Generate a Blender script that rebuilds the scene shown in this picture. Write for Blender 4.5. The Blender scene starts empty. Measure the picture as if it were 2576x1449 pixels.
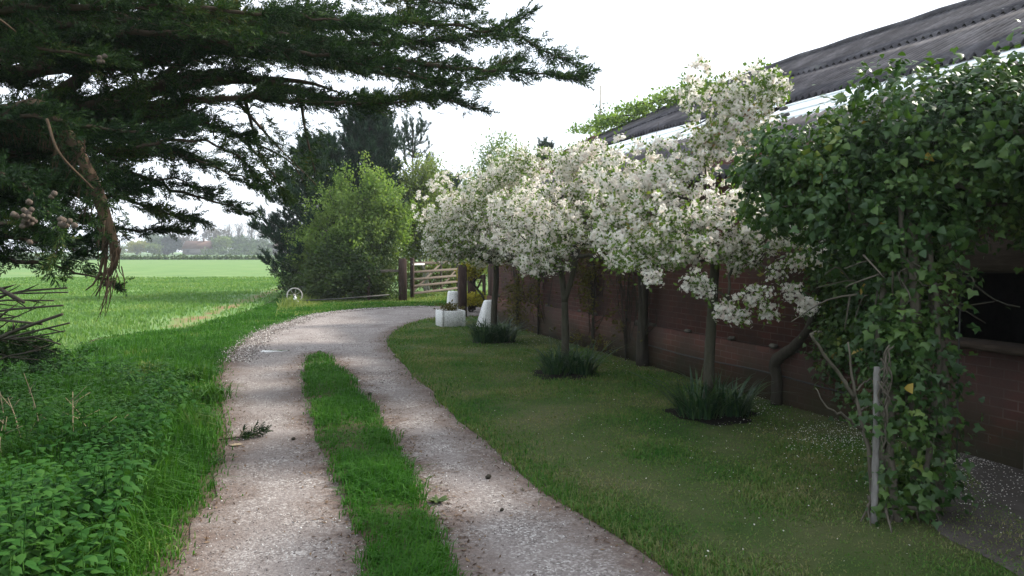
import bpy, math, random
import numpy as np
from mathutils import Vector
scene = bpy.context.scene
COL = scene.collection
rng = np.random.default_rng(7)
random.seed(7)

# ---------------------------------------------------------------- camera, world, sun, exposure
CAM_H = 1.65
FPX = 740.0                      # focal length in pixels of a 1024 wide frame
PITCH = math.radians(2.86)
cam_data = bpy.data.cameras.new('camera')
cam_data.sensor_width = 36.0
cam_data.lens = FPX / 1024.0 * 36.0
cam_data.clip_start = 0.05
cam_data.clip_end = 6000.0
cam = bpy.data.objects.new('camera', cam_data)
COL.objects.link(cam)
cam.location = (0, 0, CAM_H)
cam.rotation_euler = (math.radians(90) - PITCH, 0, 0)
scene.camera = cam

SUN_EL = math.radians(36)
SUN_AZ = math.radians(66)        # clockwise from +Y (ahead of the camera) towards +X
SUN_DIR = Vector((math.sin(SUN_AZ) * math.cos(SUN_EL), math.cos(SUN_AZ) * math.cos(SUN_EL), math.sin(SUN_EL)))
world = bpy.data.worlds.new('World')
scene.world = world
world.use_nodes = True
wn = world.node_tree.nodes; wl = world.node_tree.links
wn.clear()
w_out = wn.new('ShaderNodeOutputWorld')
w_bg = wn.new('ShaderNodeBackground')
w_sky = wn.new('ShaderNodeTexSky')
w_sky.sky_type = 'NISHITA'
w_sky.sun_disc = False
w_sky.sun_elevation = SUN_EL
w_sky.sun_rotation = SUN_AZ
w_sky.air_density = 1.0
w_sky.dust_density = 3.0
w_sky.ozone_density = 1.0
w_tc = wn.new('ShaderNodeTexCoord')
w_no = wn.new('ShaderNodeTexNoise')
w_no.inputs['Scale'].default_value = 2.2
w_no.inputs['Detail'].default_value = 6.0
w_ra = wn.new('ShaderNodeValToRGB')
w_ra.color_ramp.elements[0].position = 0.30; w_ra.color_ramp.elements[0].color = (.62, .62, .62, 1)
w_ra.color_ramp.elements[1].position = 0.62; w_ra.color_ramp.elements[1].color = (.93, .93, .93, 1)
w_mix = wn.new('ShaderNodeMix'); w_mix.data_type = 'RGBA'
w_mix.inputs['B'].default_value = (7.7, 8.3, 9.0, 1)      # thin bright cloud veil
wl.new(w_tc.outputs['Generated'], w_no.inputs['Vector'])
wl.new(w_no.outputs['Fac'], w_ra.inputs['Fac'])
wl.new(w_ra.outputs['Color'], w_mix.inputs['Factor'])
wl.new(w_sky.outputs['Color'], w_mix.inputs['A'])
wl.new(w_mix.outputs['Result'], w_bg.inputs['Color'])
w_bg.inputs['Strength'].default_value = 0.10
wl.new(w_bg.outputs['Background'], w_out.inputs['Surface'])

sun_data = bpy.data.lights.new('sun', 'SUN')
sun_data.energy = 3.4
sun_data.angle = math.radians(6)
sun_data.color = (1.0, 0.93, 0.82)
sun = bpy.data.objects.new('sun', sun_data)
COL.objects.link(sun)
sun.location = (20, 10, 30)
sun.rotation_euler = (-SUN_DIR).to_track_quat('-Z', 'Y').to_euler()

scene.view_settings.view_transform = 'Standard'
scene.view_settings.look = 'None'
scene.view_settings.gamma = 1.0
scene.view_settings.exposure = 1.22
scene.render.engine = 'CYCLES'
scene.cycles.max_bounces = 6
scene.cycles.diffuse_bounces = 3
scene.cycles.glossy_bounces = 2
scene.cycles.transmission_bounces = 4
scene.cycles.volume_bounces = 0
scene.cycles.use_denoising = True
scene.cycles.caustics_reflective = False
scene.cycles.caustics_refractive = False

# ---------------------------------------------------------------- survey helpers (picture -> place)
SC = 1024.0 / 2575.0
def ray(x, y):
    u, v = x * SC, y * SC
    a, b = (u - 512) / FPX, (288 - v) / FPX
    c, s = math.cos(PITCH), math.sin(PITCH)
    return np.array([a, c + b * s, -s + b * c])
def P(x, y, Y):
    r = ray(x, y); return np.array([0, 0, CAM_H]) + r * (Y / r[1])
def G(x, y, z=0.0):
    r = ray(x, y); return np.array([0, 0, CAM_H]) + r * ((z - CAM_H) / r[2])

# ---------------------------------------------------------------- mesh helpers
def build(name, V, F, mats, parent=None, loc=(0, 0, 0), midx=None, smooth=False, uv=None):
    """V (n,3) world coordinates, F list of (m,k) index arrays; linked as ONE mesh object."""
    me = bpy.data.meshes.new(name)
    V = np.asarray(V, dtype=np.float64)
    base = np.array(parent.location if parent is not None and parent.get('_abs') is None else loc, dtype=np.float64)
    if parent is not None and parent.get('_abs') is not None:
        base = np.array(parent['_abs'], dtype=np.float64)
    F = [np.asarray(f, dtype=np.int32) for f in F if len(f)]
    nl = sum(f.size for f in F); npoly = sum(len(f) for f in F)
    me.vertices.add(len(V)); me.loops.add(nl); me.polygons.add(npoly)
    me.vertices.foreach_set('co', (V - base).astype(np.float32).ravel())
    me.loops.foreach_set('vertex_index', np.concatenate([f.ravel() for f in F]))
    tot = np.concatenate([np.full(len(f), f.shape[1], dtype=np.int32) for f in F])
    start = np.concatenate([[0], np.cumsum(tot)[:-1]]).astype(np.int32)
    me.polygons.foreach_set('loop_start', start)
    try: me.polygons.foreach_set('loop_total', tot)
    except Exception: pass
    if midx is not None:
        me.polygons.foreach_set('material_index', np.asarray(midx, dtype=np.int32))
    if smooth:
        me.polygons.foreach_set('use_smooth', np.ones(npoly, dtype=bool))
    if uv is not None:
        l = me.uv_layers.new(name='UVMap')
        li = np.concatenate([f.ravel() for f in F])
        l.data.foreach_set('uv', np.asarray(uv, dtype=np.float32)[li].ravel())
    me.update(calc_edges=True)
    for m in (mats if isinstance(mats, (list, tuple)) else [mats]): me.materials.append(m)
    o = bpy.data.objects.new(name, me)
    COL.objects.link(o)
    if parent is not None:
        o.parent = parent
        o['_abs'] = [float(c) for c in base]
    else:
        o.location = loc
    return o
def tag(o, label=None, cat=None, group=None, kind=None):
    if label: o['label'] = label
    if cat: o['category'] = cat
    if group: o['group'] = group
    if kind: o['kind'] = kind
    return o
def thing(name, label, cat, loc, group=None):
    o = bpy.data.objects.new(name, None); COL.objects.link(o)
    o.location = [float(c) for c in loc]; o.empty_display_size = .1
    return tag(o, label, cat, group)

class M:
    """collects pieces (vertices, faces, material slot)"""
    def __init__(s): s.V = []; s.F = {}; s.n = 0; s.U = []
    def add(s, V, F, mi=0, uv=None):
        V = np.asarray(V, float).reshape(-1, 3)
        if isinstance(F, np.ndarray) and F.ndim == 2: F = [F]
        for f in F:
            f = np.asarray(f, dtype=np.int64)
            if f.ndim == 1: f = f[None]
            if len(f): s.F.setdefault((f.shape[1], mi), []).append(f + s.n)
        s.V.append(V); s.U.append(np.zeros((len(V), 2)) if uv is None else np.asarray(uv)); s.n += len(V)
        return s
    def build(s, name, mats, parent=None, loc=(0, 0, 0), smooth=False, useuv=False):
        V = np.concatenate(s.V); F = []; mi = []
        for (k, m), fs in s.F.items():
            f = np.concatenate(fs); F.append(f); mi.append(np.full(len(f), m))
        return build(name, V, F, mats, parent, loc, np.concatenate(mi), smooth, np.concatenate(s.U) if useuv else None)

def norm(a): return a / np.maximum(np.linalg.norm(a, axis=-1, keepdims=True), 1e-9)
def frames(Z, roll=None, up=(0, 0, 1)):
    """rotation matrices whose local +Z is Z; columns x,y,z"""
    Z = norm(np.asarray(Z, float)); n = len(Z)
    U = np.tile(np.array(up, float), (n, 1))
    bad = np.abs((Z * U).sum(1)) > .97
    U[bad] = (1, 0, 0)
    X = norm(np.cross(U, Z)); Y = np.cross(Z, X)
    if roll is not None:
        c, s = np.cos(roll)[:, None], np.sin(roll)[:, None]
        X, Y = X * c + Y * s, -X * s + Y * c
    return np.stack([X, Y, Z], axis=2)
def stamp(pv, pf, pos, R, sc):
    """copies of a prototype: returns V, [F]"""
    pv = np.asarray(pv, float); n = len(pos); sc = np.broadcast_to(np.asarray(sc, float).reshape(-1, 1, 1) if np.ndim(sc) else np.full((n, 1, 1), sc), (n, 1, 1))
    V = np.einsum('nij,mj->nmi', R, pv) * sc + np.asarray(pos)[:, None, :]
    off = (np.arange(n) * len(pv))[:, None, None]
    return V.reshape(-1, 3), [(np.asarray(f)[None] + off).reshape(-1, np.asarray(f).shape[1]) for f in pf]
def tube(pts, rad, sides=6, cap=True):
    pts = np.asarray(pts, float); n = len(pts)
    rad = np.broadcast_to(np.asarray(rad, float), (n,))
    T = np.gradient(pts, axis=0); T = norm(T)
    ref = np.array([0, 0, 1.0]) if abs(T[0][2]) < .9 else np.array([1.0, 0, 0])
    X = np.cross(ref, T[0]); X /= np.linalg.norm(X)
    Xs = [X]
    for i in range(1, n):
        X = Xs[-1] - T[i] * np.dot(Xs[-1], T[i]); X /= max(np.linalg.norm(X), 1e-9); Xs.append(X)
    Xs = np.array(Xs); Ys = np.cross(T, Xs)
    a = np.linspace(0, 2 * math.pi, sides, endpoint=False)
    V = pts[:, None, :] + rad[:, None, None] * (np.cos(a)[None, :, None] * Xs[:, None, :] + np.sin(a)[None, :, None] * Ys[:, None, :])
    V = V.reshape(-1, 3)
    i = np.arange(n - 1)[:, None] * sides; j = np.arange(sides)[None]; k = (j + 1) % sides
    Fq = np.stack([i + j, i + k, i + sides + k, i + sides + j], axis=2).reshape(-1, 4)
    F = [Fq]
    if cap and sides > 2:
        F.append(np.array([list(range(sides))[::-1]])); F.append(np.array([[(n - 1) * sides + q for q in range(sides)]]))
    return V, F
def box(c, size, rot=None, bev=0.0):
    """box with chamfered vertical and horizontal edges; rot is a 3x3 matrix"""
    sx, sy, sz = [s / 2 for s in size]
    if bev <= 0:
        V = np.array([[x, y, z] for z in (-sz, sz) for (x, y) in ((-sx, -sy), (sx, -sy), (sx, sy), (-sx, sy))])
        F = [np.array([[3, 2, 1, 0], [4, 5, 6, 7], [0, 1, 5, 4], [1, 2, 6, 5], [2, 3, 7, 6], [3, 0, 4, 7]])]
    else:
        b = min(bev, sx * .9, sy * .9, sz * .9)
        ring = lambda x, y, z: [[-x + b, -y, z], [x - b, -y, z], [x, -y + b, z], [x, y - b, z], [x - b, y, z], [-x + b, y, z], [-x, y - b, z], [-x, -y + b, z]]
        V = np.array(ring(sx - b * .9, sy - b * .9, -sz) + ring(sx, sy, -sz + b) + ring(sx, sy, sz - b) + ring(sx - b * .9, sy - b * .9, sz))
        q = []
        for r in range(3):
            for j in range(8):
                q.append([r * 8 + j, r * 8 + (j + 1) % 8, r * 8 + 8 + (j + 1) % 8, r * 8 + 8 + j])
        F = [np.array(q), np.array([list(range(7, -1, -1)), list(range(24, 32))])]
    if rot is not None: V = V @ np.asarray(rot).T
    return V + np.asarray(c, float), F
def beam(a, b, w, h, up=(0, 0, 1), bev=.004):
    """rectangular bar from a to b, w across, h along 'up'"""
    a = np.asarray(a, float); b = np.asarray(b, float); d = b - a; L = np.linalg.norm(d)
    z = d / L; u = np.array(up, float); x = np.cross(u, z); x /= np.linalg.norm(x); y = np.cross(z, x)
    return box((a + b) / 2, (w, h, L), np.stack([x, y, z], 1), bev)
def smoothline(pts, n):
    """Catmull-Rom resample to n points"""
    p = np.asarray(pts, float); 
    q = np.vstack([2 * p[0] - p[1], p, 2 * p[-1] - p[-2]])
    d = np.concatenate([[0], np.cumsum(np.linalg.norm(np.diff(p, axis=0), axis=1))]); d /= d[-1]
    out = []
    for t in np.linspace(0, 1, n):
        i = min(np.searchsorted(d, t, side='right') - 1, len(p) - 2); i = max(i, 0)
        u = (t - d[i]) / max(d[i + 1] - d[i], 1e-9)
        a, b, c, e = q[i], q[i + 1], q[i + 2], q[i + 3]
        out.append(.5 * ((2 * b) + (-a + c) * u + (2 * a - 5 * b + 4 * c - e) * u * u + (-a + 3 * b - 3 * c + e) * u ** 3))
    return np.array(out)
def inpoly(pts, poly):
    x, y = pts[:, 0], pts[:, 1]; poly = np.asarray(poly); r = np.zeros(len(pts), bool); n = len(poly); j = n - 1
    for i in range(n):
        xi, yi = poly[i][:2]; xj, yj = poly[j][:2]
        c = ((yi > y) != (yj > y)) & (x < (xj - xi) * (y - yi) / (yj - yi + 1e-12) + xi)
        r ^= c; j = i
    return r
def vnoise(xy, scale, seed=0):
    """cheap smooth value noise in 2-D, 0..1"""
    r = np.random.default_rng(seed); T = r.random((64, 64))
    p = np.asarray(xy)[:, :2] / scale; i = np.floor(p).astype(int); f = p - i; f = f * f * (3 - 2 * f)
    g = lambda a, b: T[(i[:, 0] + a) % 64, (i[:, 1] + b) % 64]
    return (g(0, 0) * (1 - f[:, 0]) + g(1, 0) * f[:, 0]) * (1 - f[:, 1]) + (g(0, 1) * (1 - f[:, 0]) + g(1, 1) * f[:, 0]) * f[:, 1]

# ---------------------------------------------------------------- branching
class Skel:
    """tree of nodes grown towards target points; makes tapered tubes"""
    def __init__(s, base_pts):
        s.p = [np.asarray(q, float) for q in base_pts]; s.par = [-1] + list(range(len(base_pts) - 1)); s.chains = [list(range(len(base_pts)))]
        s.tips = []
    def grow(s, targets, step=.15, jit=.02, arc=.1, minidx=0):
        r = np.random.default_rng(len(targets))
        for t in targets:
            A = np.array(s.p[minidx:]); d = np.linalg.norm(A - t, axis=1) + .25 * np.maximum(A[:, 2] - t[2], 0)
            i = int(np.argmin(d)) + minidx
            a = s.p[i]; L = np.linalg.norm(t - a); n = max(1, int(L / step)); ch = [i]
            for k in range(1, n + 1):
                u = k / n; q = a + (t - a) * u + np.array([0, 0, arc * L * math.sin(math.pi * u)]) + (r.normal(0, jit, 3) if k < n else 0)
                s.p.append(q); s.par.append(ch[-1]); ch.append(len(s.p) - 1)
            s.chains.append(ch); s.tips.append(ch[-1])
        return s
    def radii(s, rtip, expo=.5, rmax=1e9):
        c = np.zeros(len(s.p))
        for t in s.tips: c[t] += 1
        for i in range(len(s.p) - 1, 0, -1):
            c[s.par[i]] += c[i]
        return np.minimum(rtip * np.maximum(c, 1) ** expo, rmax)
    def mesh(s, rtip, expo=.5, rmax=1e9, sides=5, flare=None):
        R = s.radii(rtip, expo, rmax); m = M()
        for ch in s.chains:
            if len(ch) < 2: continue
            r = R[ch].copy()
            if ch is not s.chains[0]: r[0] = min(r[0], r[1] * 1.15)
            elif flare is not None: r = r * np.linspace(flare, 1, len(r)) ** 1
            m.add(*tube([s.p[i] for i in ch], r, sides if r.max() > .02 else max(3, sides - 2), cap=True))
        return m

# ---------------------------------------------------------------- materials
def newmat(name):
    m = bpy.data.materials.new(name); m.use_nodes = True; nt = m.node_tree; nt.nodes.clear()
    out = nt.nodes.new('ShaderNodeOutputMaterial')
    return m, nt, out
def ramp(nt, fac, stops):
    r = nt.nodes.new('ShaderNodeValToRGB'); e = r.color_ramp.elements
    while len(e) < len(stops): e.new(.5)
    for q, (p, c) in zip(e, stops): q.position = p; q.color = (*c, 1)
    nt.links.new(fac, r.inputs['Fac']); return r.outputs['Color']
def noise(nt, vec, scale, detail=4, rough=.55, dist=0):
    n = nt.nodes.new('ShaderNodeTexNoise'); n.inputs['Scale'].default_value = scale; n.inputs['Detail'].default_value = detail
    n.inputs['Roughness'].default_value = rough; n.inputs['Distortion'].default_value = dist
    if vec is not None: nt.links.new(vec, n.inputs['Vector'])
    return n.outputs['Fac']
def mixc(nt, fac, a, b, mode='MIX'):
    n = nt.nodes.new('ShaderNodeMix'); n.data_type = 'RGBA'; n.blend_type = mode
    for key, v in (('Factor', fac), ('A', a), ('B', b)):
        if isinstance(v, (int, float)): n.inputs[key].default_value = v
        elif isinstance(v, (tuple, list)): n.inputs[key].default_value = (*v, 1) if len(v) == 3 else v
        else: nt.links.new(v, n.inputs[key])
    return n.outputs['Result']
def math_(nt, op, a, b=None, c=None):
    n = nt.nodes.new('ShaderNodeMath'); n.operation = op
    for i, v in enumerate((a, b, c)):
        if v is None: continue
        if isinstance(v, (int, float)): n.inputs[i].default_value = v
        else: nt.links.new(v, n.inputs[i])
    return n.outputs[0]
def coords(nt, kind='Object'):
    return nt.nodes.new('ShaderNodeTexCoord').outputs[kind]
def position(nt): return nt.nodes.new('ShaderNodeNewGeometry').outputs['Position']
def bump(nt, h, strength=.4, dist=.01):
    b = nt.nodes.new('ShaderNodeBump'); b.inputs['Strength'].default_value = strength; b.inputs['Distance'].default_value = dist
    nt.links.new(h, b.inputs['Height']); return b.outputs['Normal']
def principled(nt, out, col, rough=.8, spec=.3, nrm=None, metal=0):
    p = nt.nodes.new('ShaderNodeBsdfPrincipled')
    if isinstance(col, (tuple, list)): p.inputs['Base Color'].default_value = (*col, 1)
    else: nt.links.new(col, p.inputs['Base Color'])
    if isinstance(rough, (int, float)): p.inputs['Roughness'].default_value = rough
    else: nt.links.new(rough, p.inputs['Roughness'])
    p.inputs['Specular IOR Level'].default_value = spec; p.inputs['Metallic'].default_value = metal
    if nrm is not None: nt.links.new(nrm, p.inputs['Normal'])
    if out is not None: nt.links.new(p.outputs[0], out.inputs['Surface'])
    return p.outputs[0]
def leafmat(name, stops, trans=.35, rough=.5, spec=.25, big=None, tcol=None):
    """leaf: colour varies from leaf to leaf (random per island) and in broad drifts of growth"""
    m, nt, out = newmat(name)
    g = nt.nodes.new('ShaderNodeNewGeometry')
    f = g.outputs['Random Per Island']
    if big:
        nz = noise(nt, g.outputs['Position'], big, 3)
        f = math_(nt, 'ADD', math_(nt, 'MULTIPLY', f, .55), math_(nt, 'SUBTRACT', math_(nt, 'MULTIPLY', nz, 1.5), .5))
    col = ramp(nt, f, stops)
    a = principled(nt, None, col, rough, spec)
    t = nt.nodes.new('ShaderNodeBsdfTranslucent')
    tc = mixc(nt, 1.0, col, tcol or (1.15, 1.2, .55), 'MULTIPLY')
    nt.links.new(tc, t.inputs['Color'])
    mx = nt.nodes.new('ShaderNodeMixShader'); mx.inputs[0].default_value = trans
    nt.links.new(a, mx.inputs[1]); nt.links.new(t.outputs[0], mx.inputs[2]); nt.links.new(mx.outputs[0], out.inputs['Surface'])
    return m
def barkmat(name, c1, c2, c3, scale=14, rough=.9, bs=.6):
    m, nt, out = newmat(name)
    pos = position(nt)
    mp = nt.nodes.new('ShaderNodeMapping'); mp.inputs['Scale'].default_value = (1, 1, .28); nt.links.new(pos, mp.inputs['Vector'])
    n1 = noise(nt, mp.outputs[0], scale, 6, .65, .3); n2 = noise(nt, pos, scale * .2, 3)
    col = mixc(nt, math_(nt, 'MULTIPLY', n2, .8), ramp(nt, n1, [(.3, c1), (.65, c2)]), c3)
    principled(nt, out, col, rough, .15, bump(nt, n1, bs, .02)); return m
HAZE = 0.0006
# ---------------------------------------------------------------- materials of the place
def ground_mat(name, stops, scale=1.5, fine=60, bs=.5, extra=None, rough=.95, dist=.02, edge=0):
    m, nt, out = newmat(name)
    pos = position(nt)
    n1 = noise(nt, pos, scale, 5, .6, .4); n2 = noise(nt, pos, fine, 4, .7)
    f = math_(nt, 'ADD', math_(nt, 'MULTIPLY', n1, .72), math_(nt, 'MULTIPLY', n2, .28))
    col = ramp(nt, f, stops)
    if extra: col = extra(nt, pos, col)
    if edge:       # trodden earth where the turf gives out
        sx = nt.nodes.new('ShaderNodeSeparateXYZ'); nt.links.new(coords(nt, 'UV'), sx.inputs[0])
        e = math_(nt, 'ADD', sx.outputs[0], math_(nt, 'MULTIPLY', math_(nt, 'SUBTRACT', noise(nt, pos, 4, 5, .7), .5), edge * 2))
        er = nt.nodes.new('ShaderNodeMapRange'); er.inputs['From Min'].default_value = 0; er.inputs['From Max'].default_value = edge; er.inputs['To Min'].default_value = 1; er.inputs['To Max'].default_value = 0
        nt.links.new(e, er.inputs['Value'])
        col = mixc(nt, er.outputs[0], col, ramp(nt, noise(nt, pos, 26, 4, .7), [(.3, (.055, .038, .028)), (.55, (.11, .078, .06)), (.75, (.19, .15, .12))]))
    principled(nt, out, col, rough, .1, bump(nt, n2, bs, dist)); return m
A_, B_ = G(500, 798), G(745, 712)
def field_extra(nt, pos, col):
    # bare brown soil along the field margin, paler drill rows further out
    sx = nt.nodes.new('ShaderNodeSeparateXYZ'); nt.links.new(pos, sx.inputs[0])
    d = (B_ - A_)[:2]; L = np.linalg.norm(d); d = d / L; nx, ny = -d[1], d[0]
    c0 = -(A_[0] * nx + A_[1] * ny)
    dist = math_(nt, 'ADD', math_(nt, 'ADD', math_(nt, 'MULTIPLY', sx.outputs[0], nx), math_(nt, 'MULTIPLY', sx.outputs[1], ny)), c0)
    al = math_(nt, 'ADD', math_(nt, 'ADD', math_(nt, 'MULTIPLY', sx.outputs[0], d[0]), math_(nt, 'MULTIPLY', sx.outputs[1], d[1])), -(A_[0] * d[0] + A_[1] * d[1]))
    n = noise(nt, pos, .8, 5, .65)
    band = math_(nt, 'SUBTRACT', 1.0, math_(nt, 'MULTIPLY', math_(nt, 'ABSOLUTE', dist), 1.5))
    ok = math_(nt, 'MULTIPLY', math_(nt, 'GREATER_THAN', al, -2.5), math_(nt, 'LESS_THAN', al, L + 6))
    f = math_(nt, 'MULTIPLY', math_(nt, 'ADD', band, math_(nt, 'MULTIPLY', math_(nt, 'SUBTRACT', n, .5), 3.2)), ok)
    r = nt.nodes.new('ShaderNodeMapRange'); r.inputs['From Min'].default_value = .45; r.inputs['From Max'].default_value = 1.3
    nt.links.new(f, r.inputs['Value'])
    col = mixc(nt, r.outputs[0], col, (.19, .12, .065))
    mp = nt.nodes.new('ShaderNodeMapping'); mp.inputs['Scale'].default_value = (.02, .55, 1); mp.inputs['Rotation'].default_value = (0, 0, .06)
    nt.links.new(pos, mp.inputs['Vector'])
    rows = noise(nt, mp.outputs[0], 1.0, 3, .6)
    rr = nt.nodes.new('ShaderNodeMapRange'); rr.inputs['From Min'].default_value = .50; rr.inputs['From Max'].default_value = .68; rr.inputs['To Max'].default_value = .45
    nt.links.new(rows, rr.inputs['Value'])
    return mixc(nt, rr.outputs[0], col, (.16, .19, .075))
MAT = {}
MAT['field'] = ground_mat('field', [(.30, (.075, .150, .048)), (.5, (.110, .195, .066)), (.68, (.16, .230, .085))], .35, 9, .5, field_extra, .95, .06)
MAT['far_field'] = ground_mat('far_field', [(.3, (.075, .13, .06)), (.7, (.10, .15, .07))], .05, 2, .2)
MAT['verge'] = ground_mat('verge', [(.3, (.018, .048, .008)), (.52, (.032, .078, .012)), (.72, (.075, .075, .030))], 1.2, 45, .6, edge=.22)
MAT['bank'] = ground_mat('bank', [(.3, (.06, .11, .02)), (.5, (.095, .14, .03)), (.72, (.13, .14, .05))], .9, 30, .6)
MAT['lawn'] = ground_mat('lawn', [(.30, (.026, .064, .014)), (.43, (.050, .082, .022)), (.55, (.082, .098, .038)), (.70, (.135, .120, .070))], 1.1, 90, .9, edge=.14)
MAT['strip'] = ground_mat('strip', [(.3, (.035, .052, .014)), (.5, (.075, .062, .035)), (.7, (.14, .11, .085))], 2.5, 50, .5, edge=.10)
MAT['soil'] = ground_mat('soil', [(.3, (.006, .005, .005)), (.7, (.018, .014, .012))], 6, 60, 1.0)
MAT['path'] = ground_mat('path', [(.3, (.045, .036, .030)), (.5, (.085, .075, .068)), (.7, (.15, .135, .125))], 1.6, 60, .5)

def track_material():
    m, nt, out = newmat('gravel_track')
    pos = position(nt); uv = coords(nt, 'UV')
    sx = nt.nodes.new('ShaderNodeSeparateXYZ'); nt.links.new(uv, sx.inputs[0])
    big = noise(nt, pos, .9, 5, .6, .5); mid = noise(nt, pos, 7, 5, .6)
    base = ramp(nt, big, [(.30, (.092, .074, .068)), (.45, (.162, .140, .133)), (.62, (.228, .202, .194))])
    base = mixc(nt, math_(nt, 'MULTIPLY', mid, .5), base, (.19, .155, .14))
    v = nt.nodes.new('ShaderNodeTexVoronoi'); v.inputs['Scale'].default_value = 75; nt.links.new(pos, v.inputs['Vector'])
    sep = nt.nodes.new('ShaderNodeSeparateColor'); nt.links.new(v.outputs['Color'], sep.inputs[0])
    stone = ramp(nt, sep.outputs[0], [(0, (.09, .075, .07)), (.35, (.17, .15, .14)), (.7, (.275, .245, .228)), (1, (.50, .48, .46))])
    n3 = noise(nt, pos, 2.2, 4, .65)
    rr = nt.nodes.new('ShaderNodeMapRange'); rr.inputs['From Min'].default_value = .4; rr.inputs['From Max'].default_value = .62; rr.inputs['To Min'].default_value = .22; rr.inputs['To Max'].default_value = .75
    nt.links.new(n3, rr.inputs['Value'])
    col = mixc(nt, rr.outputs[0], base, stone)
    # earth and leaf mould along the edges (u = distance to the nearest edge in metres)
    e = math_(nt, 'ADD', sx.outputs[0], math_(nt, 'MULTIPLY', math_(nt, 'SUBTRACT', noise(nt, pos, 2.6, 6, .7), .5), .85))
    er = nt.nodes.new('ShaderNodeMapRange'); er.inputs['From Min'].default_value = .02; er.inputs['From Max'].default_value = .34; er.inputs['To Min'].default_value = .82; er.inputs['To Max'].default_value = 0
    nt.links.new(e, er.inputs['Value'])
    dirt = ramp(nt, noise(nt, pos, 26, 4, .7), [(.3, (.055, .036, .028)), (.55, (.11, .075, .06)), (.75, (.20, .16, .13))])
    col = mixc(nt, er.outputs[0], col, dirt)
    h = math_(nt, 'ADD', math_(nt, 'MULTIPLY', v.outputs['Distance'], -.6), noise(nt, pos, 30, 4, .7))
    principled(nt, out, col, .92, .18, bump(nt, h, .55, .012)); return m
MAT['track'] = track_material()

def brick_material():
    m, nt, out = newmat('old_brick')
    uv = coords(nt, 'UV'); pos = position(nt)
    b = nt.nodes.new('ShaderNodeTexBrick'); b.offset = .5
    b.inputs['Scale'].default_value = 1; b.inputs['Brick Width'].default_value = .225; b.inputs['Row Height'].default_value = .075
    b.inputs['Mortar Size'].default_value = .006; b.inputs['Mortar Smooth'].default_value = .2; b.inputs['Bias'].default_value = 0
    b.inputs['Color1'].default_value = (.080, .027, .022, 1); b.inputs['Color2'].default_value = (.135, .045, .034, 1); b.inputs['Mortar'].default_value = (.165, .122, .106, 1)
    wob = nt.nodes.new('ShaderNodeVectorMath'); wob.operation = 'ADD'
    nn = nt.nodes.new('ShaderNodeTexNoise'); nn.inputs['Scale'].default_value = 5; nt.links.new(pos, nn.inputs['Vector'])
    sc = nt.nodes.new('ShaderNodeVectorMath'); sc.operation = 'SCALE'; sc.inputs['Scale'].default_value = .012; nt.links.new(nn.outputs['Color'], sc.inputs[0])
    nt.links.new(uv, wob.inputs[0]); nt.links.new(sc.outputs[0], wob.inputs[1]); nt.links.new(wob.outputs[0], b.inputs['Vector'])
    n1 = noise(nt, pos, 1.3, 5, .65); n2 = noise(nt, pos, 40, 4, .7)
    col = mixc(nt, ramp(nt, n1, [(.32, (0, 0, 0)), (.58, (.85, .85, .85))]), b.outputs['Color'], (.055, .036, .032))   # soot and algae
    col = mixc(nt, math_(nt, 'MULTIPLY', n2, .35), col, (.10, .055, .045))
    # moss on the damp courses near the ground
    sz = nt.nodes.new('ShaderNodeSeparateXYZ'); nt.links.new(pos, sz.inputs[0])
    zz = math_(nt, 'ADD', sz.outputs[2], math_(nt, 'MULTIPLY', noise(nt, pos, 2.4, 5, .7), -1.1))
    mr = nt.nodes.new('ShaderNodeMapRange'); mr.inputs['From Min'].default_value = -.55; mr.inputs['From Max'].default_value = .05; mr.inputs['To Min'].default_value = .75; mr.inputs['To Max'].default_value = 0
    nt.links.new(zz, mr.inputs['Value'])
    col = mixc(nt, mr.outputs[0], col, (.034, .038, .018))
    h = math_(nt, 'ADD', math_(nt, 'MULTIPLY', b.outputs['Fac'], -1.0), math_(nt, 'MULTIPLY', n2, .5))
    principled(nt, out, col, .9, .15, bump(nt, h, .7, .012)); return m
MAT['brick'] = brick_material()
def simple(name, stops, scale, rough=.85, spec=.2, bs=.3, stretch=None, metal=0, detail=6):
    m, nt, out = newmat(name); pos = coords(nt, 'Object')
    v = pos
    if stretch:
        mp = nt.nodes.new('ShaderNodeMapping'); mp.inputs['Scale'].default_value = stretch; nt.links.new(pos, mp.inputs['Vector']); v = mp.outputs[0]
    n1 = noise(nt, v, scale, detail, .65, .2)
    principled(nt, out, ramp(nt, n1, stops), rough, spec, bump(nt, n1, bs, .01), metal); return m
MAT['roof'] = simple('fibre_cement', [(.3, (.024, .023, .027)), (.5, (.055, .052, .060)), (.68, (.105, .10, .11))], 2.2, .9, .15, .3)
MAT['white_panel'] = simple('white_sheeting', [(.3, (.62, .66, .68)), (.6, (.80, .83, .84))], 1.5, .5, .3, .1)
MAT['dark_metal'] = simple('dark_metal', [(.3, (.02, .02, .022)), (.7, (.05, .048, .046))], 12, .6, .4)
MAT['oak_beam'] = simple('oak_beam', [(.3, (.020, .014, .010)), (.55, (.050, .036, .027)), (.75, (.085, .064, .05))], 5, .9, .12, .5, (1, 1, 6))
MAT['grey_wood'] = simple('weathered_wood', [(.3, (.075, .058, .048)), (.55, (.14, .115, .098)), (.75, (.21, .185, .165))], 9, .9, .15, .4, (4, 4, 4))
MAT['post_wood'] = simple('dark_post_wood', [(.3, (.022, .014, .012)), (.55, (.048, .031, .026)), (.75, (.085, .06, .05))], 7, .9, .15, .5, (5, 5, .6))
MAT['concrete'] = simple('white_rendered_concrete', [(.30, (.20, .20, .20)), (.45, (.52, .52, .51)), (.6, (.74, .74, .72))], 55, .95, .1, .45)
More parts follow.
